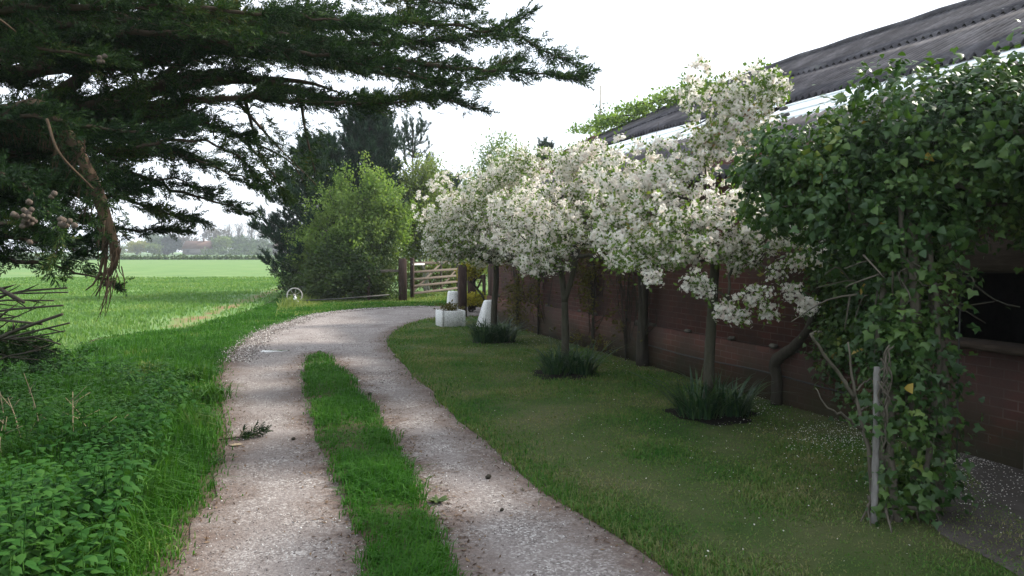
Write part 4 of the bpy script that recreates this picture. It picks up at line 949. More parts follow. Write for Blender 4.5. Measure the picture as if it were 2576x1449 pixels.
sap = G(2196, 1305)
def bare_branch(name, label, cat, pts_list, mat, loc, rads):
    mm = M()
    for p, (a, b) in zip(pts_list, rads): L = smoothline(p, 18); L[1:-1] += ri.normal(0, .004, (16, 3)); mm.add(*tube(L, np.linspace(a, b, 18), 7))
    return tag(mm.build(name, mat, None, loc, smooth=True), label, cat)
Ys = sap[1]
sapling = thing('bare_sapling', 'leafless forked sapling standing in front of the ivy', 'sapling', sap)
def bpart(nm, p, a, b):
    mm = M(); L = smoothline(p, 18); L[1:-1] += ri.normal(0, .004, (16, 3)); mm.add(*tube(L, np.linspace(a, b, 18), 7)); mm.build(nm, MAT['grey_bark'], sapling, smooth=True)
bpart('stem', [sap - (0, 0, .03)] + PL((2190, 1180, Ys), (2172, 1080, Ys), (2150, 985, Ys), (2140, 930, Ys), (2132, 860, Ys)), .020, .005)
bpart('branch', PL((2148, 1000, Ys), (2110, 940, Ys - .05), (2070, 890, Ys - .1), (2038, 838, Ys - .15)), .013, .008)
bpart('branch', PL((2038, 840, Ys - .15), (2050, 834, Ys - .15), (2066, 836, Ys - .1)), .005, .003)
bpart('branch', PL((2165, 1080, Ys), (2120, 1045, Ys - .1), (2075, 1020, Ys - .2), (2050, 975, Ys - .2)), .010, .003)
bpart('branch', PL((2150, 985, Ys), (2175, 960, Ys + .05), (2200, 950, Ys + .1)), .006, .003)
bpart('branch', PL((2158, 1035, Ys), (2190, 1015, Ys + .05), (2215, 985, Ys + .1)), .006, .003)

# ---------------------------------------------------------------- creepers and old stems on the barn wall
def creeper(label, t, s, zmax, wid, n, seed, stem_r, leafy=True, lean=0, dense=1.0, patches=None):
    r = np.random.default_rng(seed); o = thing('climbing_creeper', label, 'creeper', BP(t, s, 0), 'creepers on the barn wall')
    mm = M()
    for k in range(5):
        z = np.linspace(0, zmax * r.uniform(.75, 1.0), 16); dt = r.normal(0, wid * .25) if k else 0
        L = np.array([BP(t + dt * zz / zmax + .05 * math.sin(zz * 3 + k) + lean * zz, s + .03 * math.sin(zz * 2 + k), zz) for zz in z]); mm.add(*tube(L, np.linspace(stem_r * (1 if k == 0 else .35), stem_r * .2, 16), 6))
    for k in range(int(26 * dense)):
        z0 = r.uniform(.2, zmax); a = BP(t + r.normal(0, wid * .3), s, z0); b = a + D2 * r.normal(0, .3) + np.array([0, 0, r.uniform(.2, .9)]); mm.add(*tube(smoothline([a, (a + b) / 2 + r.normal(0, .04, 3), b], 7), np.linspace(.007, .003, 7), 4))
    mm.build('stems', MAT['dark_bark'], o, smooth=True)
    if leafy:
        tt = r.normal(0, wid * .5, n); zz = r.random(n) ** .8 * zmax
        keep = vnoise(np.stack([tt, zz], 1) + 5, .32, seed) > .48; tt, zz = tt[keep], zz[keep]
        C = np.array([BP(t + a, s - .02 - .10 * r.random(), b) for a, b in zip(tt, zz)])
        mm = M(); mm.add(*leaf_mass(C, np.tile(-N2, (len(C), 1)), 6, .045, .045, LEAF, r, .8, .2)); mm.build('foliage', MAT['moss_leaf'], o)
for k, (x, lab, zm, wd, n, sr) in enumerate(((1312, 'mossy yellow green creeper on the wall nearest the gate end', 2.0, .7, 420, .03), (1365, 'bare brown creeper stems on the wall just left of the forked tree trunk', 1.9, .9, 240, .025), (1505, 'leafy olive creeper on the wall right of the forked tree trunk', 1.9, .75, 460, .03), (1590, 'thin dry creeper twigs spread over the bricks between the two nearer trees', 2.2, .8, 90, .02))):
    creeper(lab, wallx(x), -.10, zm, wd, n, 50 + k, sr, dense=1.4)
creeper('thick dead creeper trunk tight against the wall, left of the nearest tree', wallx(1642), -.16, 2.6, .3, 0, 60, .10, False, dense=1.2)
vt = wallx(1985)
ov = thing('old_vine_trunk', 'thick crooked old vine trunk bending off the wall near the ivy', 'vine', BP(vt, -.14, 0))
mm = M(); L = smoothline([BP(vt, -.14, 0), BP(vt, -.14, .3), BP(vt + .02, -.16, .42), BP(vt - .05, -.16, .52), BP(vt - .28, -.15, .68), BP(vt - .5, -.14, .95), BP(vt - .6, -.12, 1.5)], 30)
mm.add(*tube(L, np.interp(np.linspace(0, 1, 30), [0, .2, .3, .6, 1], [.06, .055, .065, .04, .025]) * (1 + .08 * np.sin(np.arange(30) * 2.3)), 10)); mm.build('trunk', MAT['dark_bark'], ov, smooth=True)

# ---------------------------------------------------------------- strap leaved clumps round the trees
def strap(n, r, hmin, hmax, spread, loc):
    mm = M(); V = []; F = []; K = 6
    for k in range(n):
        a = r.random() * 6.283; h = r.uniform(hmin, hmax); b = np.array(loc) + np.array([math.cos(a), math.sin(a), 0]) * spread * math.sqrt(r.random()) * .5
        reach = h * r.uniform(.1, 1.15); dx = np.array([math.cos(a + r.normal(0, .5)), math.sin(a + r.normal(0, .5)), 0]); w = r.uniform(.006, .011); px = np.array([-dx[1], dx[0], 0]); bend = r.uniform(.2, .9)
        i0 = len(V)
        for j in range(K):
            u = j / (K - 1); z = h * (u - bend * .62 * u ** 3); c = b + dx * reach * u ** 1.6 + np.array([0, 0, max(z, .012)]); ww = w * (1 - u ** 3)
            V += [c - px * ww, c + px * ww]
        for j in range(K - 1): F.append([i0 + 2 * j, i0 + 2 * j + 1, i0 + 2 * j + 3, i0 + 2 * j + 2])
    mm.add(np.array(V), np.array(F)); return mm
for k, (x, y, hh, sp, n, lab) in enumerate(((2.0, 7.30, .60, .44, 300, 'clump of green strap leaves on dark soil at the foot of the nearest tree'), (.76, 9.80, .58, .42, 300, 'clump of green strap leaves on dark soil at the foot of the forked middle tree'), (-.33, 13.35, .62, .50, 420, 'clump of dark strap leaves by the tapered white stone at the farthest tree'))):
    r = np.random.default_rng(90 + k); m1 = strap(int(n * .6), r, hh * .35, hh, sp, (x - .14, y - .05, .012)); m2 = strap(int(n * .5), r, hh * .35, hh, sp * .8, (x + .17, y - .02, .012))
    m1.add(np.concatenate(m2.V), [np.concatenate(f) for f in m2.F.values()])
    tag(m1.build('strap_leaf_clump', MAT['strap_leaf'], None, (x, y, 0)), lab, 'plant', 'strap leaved clumps under the trees')

# ---------------------------------------------------------------- field gate, posts
def post(name, label, x, y, w, d, h, mat, rot=0, cap=.03):
    o = thing(name, label, 'post', (x, y, 0)); c, s_ = math.cos(rot), math.sin(rot); R = np.array([[c, -s_, 0], [s_, c, 0], [0, 0, 1]])
    mm = M(); mm.add(*box((x, y, h / 2 - .02), (w, d, h + .04), R, .015)); mm.add(*box((x, y, h + .012), (w * .82, d * .82, .03), R, .012)); mm.build('shaft', mat, o); return o
ga = P(1037, 757, 25.2); ga[2] = 0
gdir = norm(np.array([1.35, 3.6, 0])); gl = 3.7; gperp = np.array([-gdir[1], gdir[0], 0])
gate = thing('field_gate', 'weathered five barred wooden gate with diagonal brace, by the hedge', 'gate', ga)
def gb(nm, a, b, w, h, mat=MAT['grey_wood']):
    mm = M(); mm.add(*beam(a, b, w, h, (0, 0, 1) if abs(norm(np.array(b) - np.array(a))[2]) < .9 else gperp, .008)); mm.build(nm, mat, gate)
def GP(l, z, off=0): return ga + gdir * l + gperp * off + np.array([0, 0, z])
gb('hanging_stile', GP(0, .08), GP(0, 1.42), .09, .12, MAT['post_wood']); gb('closing_stile', GP(gl, .12), GP(gl, 1.25), .08, .09)
for z, w in ((1.22, .10), (.93, .085), (.68, .085), (.45, .085), (.20, .085)): gb('bar', GP(.07, z), GP(gl - .04, z + .02), .03, w)
gb('brace', GP(.06, .24, .035), GP(gl * .62, 1.2, .035), .03, .085); gb('brace', GP(gl * .60, .26, .035), GP(gl - .04, .95, .035), .03, .08); gb('brace', GP(gl * .62, .22, .035), GP(gl * .62, 1.16, .035), .03, .08)
mm = M(); mm.add(*beam(GP(-.05, 1.19, -.03), GP(.85, 1.19, -.03), .012, .06)); mm.build('hinge_strap', MAT['white_paint'], gate)
gp = G(1013, 757); post('gate_post', 'stout dark timber post carrying the five barred gate', gp[0], gp[1], .24, .24, 1.38, MAT['post_wood'], .35)
rail = thing('fence_rail', 'short wooden rail running from the gate post into the hedge', 'rail', (gp[0] - .6, gp[1], 0))
mm = M(); mm.add(*beam((gp[0] - 1.15, gp[1] + .05, .98), (gp[0] - .13, gp[1], 1.0), .05, .09)); mm.build('bar', MAT['grey_wood'], rail)
mm = M(); mm.add(*beam((gp[0] - 1.15, gp[1] + .12, -.02), (gp[0] - 1.15, gp[1] + .12, 1.05), .08, .08, (1, 0, 0))); mm.build('stake', MAT['post_wood'], rail)
q = G(1163, 797); post('gate_post', 'dark timber post behind the square planter', q[0], q[1], .20, .22, 1.28, MAT['post_wood'], .2)
q2 = G(1186, 780); post('gate_post', 'second dark timber post just right of the one behind the planter', q2[0] , q2[1], .22, .22, 1.12, MAT['post_wood'], .1)
q = G(1248, 806); post('gate_post', 'tallest dark gate post at the end of the barn wall', q[0], q[1] + .3, .34, .34, 2.15, MAT['post_wood'], .3)
pipe = thing('conduit', 'thin pale grey conduit fixed up the tall gate post', 'pipe', (q[0] + .09, q[1] + .08, 0))
mm = M(); mm.add(*tube([(q[0] + .10, q[1] + .06, .5), (q[0] + .10, q[1] + .06, 1.9)], .016, 7)); mm.build('conduit', MAT['rust'], pipe)
# low wooden wicket with a V brace beyond the posts
wb = P(1193, 775, 20.6); wb[2] = 0
wk = thing('wicket_gate', 'low dark wicket with V shaped braces seen between the posts', 'gate', wb)
def wpart(nm, a, b, w=.06, mat=MAT['post_wood']):
    mm = M(); mm.add(*beam(np.array(a) + wb, np.array(b) + wb, w, w * 1.2, (0, 0, 1) if abs(b[2] - a[2]) < .2 else (0, 1, 0))); mm.build(nm, mat, wk)
wpart('stile', (-.27, 0, 0), (-.27, 0, 1.0), .09); wpart('stile', (.27, 0, 0), (.27, 0, 1.0), .09); wpart('rail', (-.24, .0, .93), (.24, 0, .93), .09)
wpart('rail', (-.24, 0, .42), (.24, 0, .42)); wpart('brace', (-.20, .02, .86), (.0, .02, .46), .05, MAT['grey_wood']); wpart('brace', (.20, .02, .86), (.02, .02, .46), .05)
# planter, tapered stones
pl = G(1131, 822)
planter = thing('square_planter', 'square pebbledashed white planter on the lawn corner', 'planter', (pl[0], pl[1] + .18, 0))
rot = math.radians(20); R = np.array([[math.cos(rot), -math.sin(rot), 0], [math.sin(rot), math.cos(rot), 0], [0, 0, 1]]); pc = np.array([pl[0], pl[1] + .18, 0])
mm = M()
for sgn, ax in ((-1, 0), (1, 0), (-1, 1), (1, 1)):
    off = np.array([sgn * .24, 0, 0]) if ax == 0 else np.array([0, sgn * .24, 0]); size = (.06, .54, .36) if ax == 0 else (.419, .06, .357)
    mm.add(*box(pc + R @ off + (0, 0, .175), size, R, .014))
mm.build('trough', MAT['concrete'], planter)
mm = M(); mm.add(*box(pc + (0, 0, .14), (.41, .41, .28), R)); mm.build('compost', MAT['soil'], planter)
r = np.random.default_rng(4); Cq = pc + np.stack([r.normal(0, .13, 60), r.normal(0, .12, 60), r.uniform(.28, .46, 60)], 1)
fl = thing('bedding_plants', 'small yellowish bedding plants growing in the square planter', 'plant', pc + (0, 0, .28))
mm = M(); mm.add(*leaf_mass(Cq, np.tile([0, 0, 1.0], (60, 1)), 7, .03, .05, LEAF, r, .4, .3)); mm.build('leaves', MAT['moss_leaf'], fl)
mm = M()
for c in Cq[::4]: mm.add(*tube([(c[0] * .5 + pc[0] * .5, c[1] * .5 + pc[1] * .5, .28), c], .005, 4))
mm.build('stems', MAT['tan_stem'], fl)
def frustum(label, x, y, w0, w1, h, lean, rot):
    c, s_ = math.cos(rot), math.sin(rot); V = []
    for z, w, in ((-.02, w0), (h * .5, w0 * .5 + w1 * .5), (h - .03, w1 * 1.03), (h, w1 * .86)):
        for a, b in ((-1, -1), (1, -1), (1, 1), (-1, 1)):
            px, py = a * w / 2, b * w / 2; V.append([x + c * px - s_ * py + lean * z, y + s_ * px + c * py, z])
    F = []
    for k in range(3):
        for j in range(4): F.append([k * 4 + j, k * 4 + (j + 1) % 4, k * 4 + 4 + (j + 1) % 4, k * 4 + 4 + j])
    mm = M(); mm.add(np.array(V), [np.array(F), np.array([[12, 13, 14, 15]])]); return tag(mm.build('tapered_stone', MAT['concrete'], None, (x, y, 0)), label, 'stone', 'tapered white marker stones')
q = G(1147, 796); frustum('tapered white stone standing behind the square planter', q[0] - .1, q[1] + .4, .34, .24, .62, .0, .3)
q = G(1222, 824); frustum('tapered white stone half hidden by strap leaves at the farthest tree', q[0] + .02, q[1] + .2, .38, .20, .58, .10, .5)

# golden shrubs by the gateway
g1 = P(1188, 778, 19.9); g1[2] = 0
leafy_tree('golden_shrub', 'low golden green shrub under the wicket between the posts', 'shrub', g1, [((0, 0, .36), (.42, .3, .14)), ((-.2, 0, .3), (.25, .25, .14)), ((.25, 0, .3), (.25, .25, .14))], 240, 6, .04, .06, MAT['golden_leaf'], MAT['dark_bark'], .02, 101, 24, stems=3)
g2 = P(1240, 790, 19.0); g2[2] = 0
leafy_tree('golden_shrub', 'golden yellow shrub arching over the wicket top beside the tall post', 'shrub', g2, [((-.55, 0, 1.18), (.36, .25, .16)), ((-.75, 0, 1.02), (.2, .2, .12)), ((-.38, 0, 1.32), (.24, .22, .10))], 260, 6, .045, .06, MAT['golden_leaf'], MAT['dark_bark'], .03, 102, 40)

# old wheel lying at the field edge
wc = P(741, 751, 23.4); wr = .23
wheel = thing('spoked_hoop', 'pale rusty spoked hoop with a long dark shaft lying in the grass by the hedge', 'hoop', (wc[0], wc[1], 0))
hub = np.array([wc[0], wc[1], wr + .02]); a = np.linspace(0, 2 * math.pi, 40)
tilt = np.array([1.0, .25, 0]); tilt /= np.linalg.norm(tilt); upv = norm(np.array([.12, .35, 1.0])); tilt = norm(tilt - upv * tilt.dot(upv))
mm = M(); mm.add(*tube([hub + wr * (math.cos(q) * tilt + math.sin(q) * upv) for q in a], .021, 7, cap=False)); mm.build('rim', MAT['rust'], wheel, smooth=True)
for k in range(8):
    q = k * math.pi / 4; mm = M(); mm.add(*tube([hub, hub + (wr - .01) * (math.cos(q) * tilt + math.sin(q) * upv)], .006, 5)); mm.build('spoke', MAT['rust'], wheel)
ax = np.cross(tilt, upv); mm = M(); mm.add(*tube([hub - ax * .06, hub + ax * .06], .035, 8)); mm.build('hub', MAT['rust'], wheel)
mm = M(); mm.add(*tube([hub, hub + (.16, -.25, -.2)], .03, 6)); mm.add(*tube([hub + (.0, -.1, -.1), hub + (.26, -.3, -.22)], .022, 6)); mm.build('fork', MAT['white_paint'], wheel)
mm = M(); mm.add(*tube([hub + (.10, -.2, -.16), hub + (1.4, .1, -.12), hub + (2.9, .6, -.02)], .024, 6)); mm.build('shaft', MAT['dark_metal'], wheel)

# ---------------------------------------------------------------- hedge and trees by the gate
def at(x, Y): p = P(x, 700, Y); p[2] = 0; return p
def H(y, Y): return P(1287, y, Y)[2]
def pine(label, loc, h, blen, whorl, seed, lean=0.0, low=.12, up=.55, nb=6, blm=None, dens=1.0):
    r = np.random.default_rng(seed); loc = np.array(loc); o = thing('pine_tree', label, 'tree', loc)
    tp = smoothline([loc, loc + (lean * .3, 0, h * .4), loc + (lean, 0, h * .97)], 14)
    mm = M(); mm.add(*tube(tp, np.linspace(.024 * h * .6, .015, 14), 8)); bp, bd, bs = [], [], []
    z = h * low
    while z < h * .97:
        u = z / h; c = np.array([np.interp(z, tp[:, 2], tp[:, k]) for k in range(3)]); a0 = r.random() * 6.28
        for k in range(nb):
            a = a0 + k * 6.283 / nb + r.normal(0, .25); l = blen * ((1 - u) ** .85 * (1.0 if u > .3 else .75 + u)) * r.uniform(.7, 1.15) + .25
            if blm: l *= blm(a, u)
            d = np.array([math.cos(a), math.sin(a), 0]); e = c + d * l + np.array([0, 0, l * up * r.uniform(.6, 1.3)])
            L = smoothline([c, c + d * l * .55 + np.array([0, 0, l * .10]), e], 8); mm.add(*tube(L, np.linspace(.012 + .006 * l, .006, 8), 4))
            for j in range(2, 8):
                for _ in range(r.poisson(3.4 * dens)):
                    dd = norm(norm(L[j] - L[j - 1]) * .6 + r.normal(0, .45, 3) + np.array([0, 0, .75])); bp.append(L[j]); bd.append(dd); bs.append(r.uniform(.32, .58) * (1.1 if j == 7 else .85))
        z += whorl * .62 * r.uniform(.8, 1.2)
    for _ in range(3): bp.append(tp[-1]); bd.append(norm(np.array([r.normal(0, .2), r.normal(0, .2), 1]))); bs.append(.5)
    V = []; F = []
    for k in range(56):
        t = r.random(); az = r.random() * 6.28; ang = r.uniform(.35, .75); l = .30; d = np.array([math.sin(ang) * math.cos(az), math.sin(ang) * math.sin(az), math.cos(ang)]); w = norm(np.cross(d, r.normal(size=3))) * .024; a = np.array([0, 0, t * .85]); b = len(V); V += [a, a + d * l * .5 + w, a + d * l, a + d * l * .5 - w]; F.append([b, b + 1, b + 2, b + 3])
    mm.build('trunk', MAT['dark_bark'], o, smooth=True)
    bp, bd, bs = np.array(bp), np.array(bd), np.array(bs)
    mm = M(); mm.add(*stamp(V, [np.array(F)], bp, frames(bd, r.random(len(bp)) * 6.28), bs)); mm.build('crown', MAT['pine_leaf'], o)
pine('tall dense dark pine, highest tree of the hedge clump', at(905, 29), H(258, 29), 1.9, .40, 201, .5, .08, .95, 7, None, 1.4)
pine('dark pine on the field side of the hedge, branches drooping left', at(830, 27.5), H(355, 27.5), 2.9, .45, 202, -.3, .06, .35, 7, lambda a, u: 1.0 if math.cos(a) < 0 else .7, 1.5)
pine('slender open pine with sparse candles, right of the tall dense one', at(1040, 32), H(312, 32), 1.9, .85, 203, 0, .3, .8, 4, None, .5)
pine('small young pine tip rising above the blossom', at(1370, 46), H(352, 46), .8, .5, 204, 0, .3, .6, 5)
pine('tiny conifer tip between pines and blossom', at(1128, 38), H(445, 38), .7, .5, 205, 0, .1, .6, 5)
leafy_tree('hawthorn_bush', 'bright yellow green hawthorn bush in front of the pines', 'bush', at(885, 25.6), [((-.1, 0, 1.9), (1.1, .9, 1.3)), ((.9, .1, 2.2), (1.0, .8, 1.3)), ((-.9, .1, 1.3), (.8, .8, 1.0)), ((.0, -.2, 3.1), (.55, .6, .9)), ((1.15, 0, 3.2), (.50, .6, 1.0)), ((-.6, 0, 3.0), (.35, .45, .9)), ((.75, 0, 3.7), (.35, .4, .75)), ((-1.15, 0, 2.5), (.4, .45, .6)), ((1.35, .1, 2.2), (.5, .6, .9)), ((1.75, .3, 2.6), (.5, .6, .8)), ((-1.5, .2, 1.7), (.5, .5, .8)), ((-.25, 0, 3.9), (.22, .25, .45))], 2100, 12, .10, .08, MAT['hawthorn_leaf'], MAT['grey_bark'], .08, 211, 110, stems=4, rtip=.007, shoots=(420, .85, .9), gaps=.42, shell=.7)
leafy_tree('bramble_thicket', 'dark green bramble thicket at the hedge foot beside the gate post', 'bush', at(935, 25.0), [((.05, 0, .8), (.85, .7, .85)), ((-.7, 0, .9), (1.0, .7, .9)), ((-1.6, .1, .8), (.8, .7, .9)), ((.45, .1, .5), (.45, .5, .55)), ((.25, .3, 1.4), (.6, .6, .6))], 1500, 12, .10, .085, MAT['bramble_leaf'], MAT['dark_bark'], .03, 212, 70, stems=6, rtip=.006, shoots=(160, .8, .35), gaps=.4)
leafy_tree('ivy_clad_shrub', 'shaded ivy covered shrub leaning out at the field end of the hedge', 'bush', at(782, 26.4), [((0, 0, 1.0), (.75, .7, 1.0)), ((.2, 0, 2.0), (.6, .6, 1.0)), ((-.5, .1, .55), (.6, .5, .55)), ((.4, 0, 3.0), (.4, .4, .8))], 1100, 12, .10, .085, MAT['bramble_leaf'], MAT['birch_bark'], .06, 213, 60, stems=5, rtip=.008, shoots=(120, .7, .3), gaps=.5)
leafy_tree('silver_birch', 'airy pale green birch with thin white stems behind the gate', 'tree', at(1075, 29.8), [((-.1, 0, 2.9), (1.3, 1.0, 1.5)), ((-.6, 0, 3.9), (.8, .8, 1.0)), ((.8, 0, 3.0), (1.0, .8, 1.1)), ((-.7, 0, 2.2), (.8, .8, .8)), ((.1, 0, 4.6), (.5, .5, .7)), ((-1.1, 0, 3.2), (.5, .6, .8))], 2200, 10, .15, .095, MAT['birch_leaf'], MAT['birch_bark'], .05, 214, 130, stems=6, rtip=.007, shoots=(200, .9, .6), gaps=.6)
leafy_tree('reedy_shrub', 'pale reedy shrub growing just behind the five barred gate', 'bush', at(1095, 30.2), [((0, 0, .75), (1.3, .5, .75)), ((1.1, .4, .8), (1.0, .5, .8)), ((-1.2, 0, .7), (.8, .5, .7))], 420, 9, .12, .11, MAT['birch_leaf'], MAT['tan_stem'], .025, 215, 140, stems=14, rtip=.008, up=.9)
leafy_tree('willow_tree', 'feathery pale green willow rising behind the blossom', 'tree', at(1265, 41), [((0, 0, 5.0), (2.3, 1.8, 2.1)), ((-1.2, 0, 4.4), (1.7, 1.4, 1.5)), ((1.3, 0, 4.8), (1.4, 1.2, 1.6)), ((0, 0, 6.6), (1.1, 1.0, 1.0)), ((-2.4, 0, 3.9), (1.1, .8, .9))], 1000, 10, .20, .12, MAT['pale_leaf'], MAT['grey_bark'], .12, 216, 190, stems=3, rtip=.012, up=.5, shoots=(220, 1.3, .9), gaps=.8)
leafy_tree('elder_bush', 'mid green elder behind the barn end and the farthest blossom tree', 'bush', at(1170, 35), [((.2, 0, 1.9), (1.2, .9, 1.3)), ((.9, .3, 1.0), (1.1, .8, .9))], 420, 12, .12, .10, MAT['bramble_leaf'], MAT['dark_bark'], .05, 217, 60, stems=3, shoots=(90, .8, .5), gaps=.5)
# greenery on the barn ridge and the ivy-wrapped pole beyond
rp = BP(20.2, 5.9, 6.2)
leafy_tree('roof_creeper', 'sunlit green creeper sprawling along the far end of the barn ridge', 'creeper', rp, [(tuple(D2 * k + N2 * (-.3 - .12 * (k % 2)) + np.array([0, 0, -.36 - .06 * (k % 2)])), (.8, .5, .15 - .008 * abs(k))) for k in range(-4, 4)], 520, 9, .06, .085, MAT['hawthorn_leaf'], MAT['dark_bark'], .02, 218, 60, stems=3, shoots=(60, .4, .5), gaps=.4)
pp = at(1507, 44); po = thing('utility_pole', 'distant pole wrapped in ivy beyond the barn ridge', 'pole', pp)
mm = M(); mm.add(*tube([pp, pp + (0, 0, H(215, 44))], [.08, .05], 8)); mm.build('shaft', MAT['birch_bark'], po, smooth=True)  # pale colour paints in the bright sky washing the pole out
iv2 = thing('pole_ivy', 'ivy wrapped round the distant pole beyond the barn ridge', 'ivy', pp)
r = np.random.default_rng(8); Cq = pp + np.stack([r.normal(0, .16, 260), r.normal(0, .16, 260), r.uniform(.3, H(262, 44), 260)], 1); mm = M(); mm.add(*leaf_mass(Cq, randdir(260, r), 6, .08, .13, LEAF, r)); mm.build('foliage', MAT['bramble_leaf'], iv2)
pp = at(1549, 60); po = thing('utility_pole', 'thin bare distant pole right of the ivy wrapped one', 'pole', pp)
mm = M(); mm.add(*tube([pp, pp + (0, 0, H(205, 60))], [.045, .035], 8)); mm.build('shaft', MAT['birch_bark'], po, smooth=True)  # sky glare put into the colour here too, hence the pale bark

# ---------------------------------------------------------------- far side of the field
def far_tree(name, label, x, Y, top, wpx, leaf, seed, n=230, lobes=5, group='trees beyond the field', size=.85, trunkh=.25, cat='tree'):
    loc = at(x, Y); h = H(top, Y) * 1.12; w = wpx * SC / FPX * Y / 2 * 1.15; r = np.random.default_rng(seed)
    b = [((0, 0, h * .58), (w * .75, w * .6, h * .40))] + [((r.uniform(-.6, .6) * w, r.uniform(-.4, .4) * w, h * r.uniform(trunkh + .1, .80)), (w * r.uniform(.3, .5), w * .4, h * r.uniform(.14, .24))) for _ in range(lobes)]
    return leafy_tree(name, label, cat, loc, b, n, 9, size * .55, size, leaf, MAT['grey_bark'], .28, seed, 26, DIAM, group, .5, 1, .05, .3)
FT = [('willow_tree', 'bright yellow green willow, yellowest tree of the far treeline', 345, 318, 612, 62, 'far_willow'), ('lime_tree', 'pale green bushy tree left of the yellow willow across the field', 296, 330, 622, 46, 'far_lime'), ('oak_tree', 'broad olive oak, first tall crown from the left across the field', 398, 352, 591, 82, 'far_leaf'),
      ('far_shrub', 'pale green shrub right of the yellow willow across the field', 395, 316, 620, 50, 'far_lime'), ('conifer_tree', 'darkest conifer of the far treeline', 436, 322, 598, 40, 'far_dark'), ('yew_tree', 'squat nearly black yew beside the darkest conifer', 418, 318, 619, 48, 'far_dark'),
      ('ash_tree', 'greyish half bare ash over the red roofed cottage', 482, 350, 598, 80, 'far_twig'), ('beech_tree', 'tall grey brown domed tree next to the bare poplars', 540, 356, 572, 74, 'far_twig'), ('lime_tree', 'fresh light green tree before the grey domed tree', 557, 320, 602, 56, 'far_lime'),
      ('maple_tree', 'blue green broad tree under the left bare poplars', 598, 345, 600, 84, 'far_leaf'), ('maple_tree', 'blue green broad tree under the right bare poplars', 652, 345, 602, 80, 'far_leaf'), ('far_shrub', 'rounded green shrub at the right end of the far treeline', 694, 322, 616, 56, 'far_leaf'), ('far_shrub', 'low bluish shrub under the middle bare poplar', 622, 318, 618, 64, 'far_leaf'),
      ('ash_tree', 'thin bare ash beside the far house at the right', 722, 350, 588, 46, 'far_twig'), ('oak_tree', 'round green oak seen through the cypress, far left', 215, 350, 600, 80, 'far_leaf'), ('oak_tree', 'wide dull oak low behind the dead cypress branches', 90, 350, 606, 110, 'far_leaf'), ('hazel_shrub', 'olive hedge shrub hiding the foot of the far house', 745, 290, 622, 50, 'far_leaf')]
for k, (nm, lab, x, Y, top, w, lf) in enumerate(FT): far_tree(nm, lab, x, Y, top, w, MAT[lf], 300 + k, 260 if lf != 'far_twig' else 170)
for k, (x, top, lab) in enumerate(((578, 566, 'leftmost bare fan shaped poplar across the field'), (604, 562, 'second bare poplar from the left across the field'), (634, 563, 'middle bare poplar across the field'), (662, 561, 'tallest bare poplar, second from the right across the field'), (688, 568, 'rightmost bare poplar across the field'))):
    loc = at(x, 362); h = H(top, 362); r = np.random.default_rng(400 + k); o = thing('poplar_tree', lab, 'tree', loc, 'bare poplars across the field')
    mm = M(); mm.add(*tube([loc, loc + (0, 0, h * .5), loc + (0, 0, h * .9)], [.4, .3, .08], 6))
    for q in range(46):
        z = h * r.uniform(.15, .8); a = r.random() * 6.28; l = h * r.uniform(.18, .36); e = loc + np.array([math.cos(a) * l * .42, math.sin(a) * l * .42, min(z + l, h)]); mm.add(*tube([loc + (0, 0, z), (loc + (0, 0, z)) * .5 + e * .5 + np.array([math.cos(a), math.sin(a), 0]) * .5, e], [.13, .09, .04], 3))
    mm.build('trunk', MAT['far_twig'], o)
    Cq = loc + np.stack([r.normal(0, h * .085, 150), r.normal(0, h * .085, 150), h * r.uniform(.3, 1.0, 150)], 1); mm = M(); mm.add(*leaf_mass(Cq, np.tile([0, 0, 1.0], (150, 1)), 5, .5, .75, (DIAM[0] * np.array([.35, 1, 1]), DIAM[1]), r, .2, .9)); mm.build('crown', MAT['far_twig'], o)
hedge = M(); r = np.random.default_rng(6)
Cq = np.stack([r.uniform(-130, 10, 900), 312 + r.normal(0, 2, 900), r.random(900) * (1.4 + .8 * r.random(900))], 1)
hedge.add(*leaf_mass(Cq, np.tile([0, -.5, .7], (900, 1)), 8, .6, .9, DIAM, r)); tag(hedge.build('far_hedge', MAT['far_leaf']), 'long low hedge along the far side of the field', 'hedge', kind='thing')
fm = M(); Cq = np.stack([r.uniform(-140, 30, 2600), 141 + r.normal(0, .5, 2600), r.uniform(.0, .35, 2600)], 1); fm.add(*leaf_mass(Cq, np.tile([0, 0, 1.0], (2600, 1)), 5, .2, .4, DIAM, r, .2, .8)); tag(fm.build('field_margin_grass', MAT['bramble_leaf']), kind='stuff')
def cottage(label, x, Y, w, d, eave, ridge, mat_roof, hip):
    loc = at(x, Y); o = thing('far_house', label, 'house', loc); X, Yy = loc[0], loc[1]
    mm = M(); mm.add(*box((X, Yy, eave / 2), (w, d, eave))); mm.build('wall', MAT['plaster'], o)
    hw, hd = w / 2 + .35, d / 2 + .35; V = [(X - hw, Yy - hd, eave), (X + hw, Yy - hd, eave), (X + hw, Yy + hd, eave), (X - hw, Yy + hd, eave), (X - hw + hip, Yy, ridge), (X + hw - hip, Yy, ridge)]
    mm = M(); mm.add(V, [np.array([[0, 1, 5, 4], [2, 3, 4, 5]]), np.array([[1, 2, 5], [3, 0, 4]]), np.array([[3, 2, 1, 0]])]); rf = mm.build('roof', mat_roof, o)
    mm = M(); mm.add(*box((X + w * .22, Yy, ridge + .3), (.7, .6, 1.4))); mm.build('chimney', MAT['tile'], rf)
    for k in (-.28, .28):
        mm = M(); mm.add(*box((X + k * w, Yy - d / 2 - .02, eave * .6), (1.2, .06, 1.1))); mm.build('window', MAT['dark_metal'], o)
cottage('hip roofed house half hidden at the right end of the far treeline', 716, 300, 7.5, 6, 3.2, 6.6, MAT['tile'], 2.4)
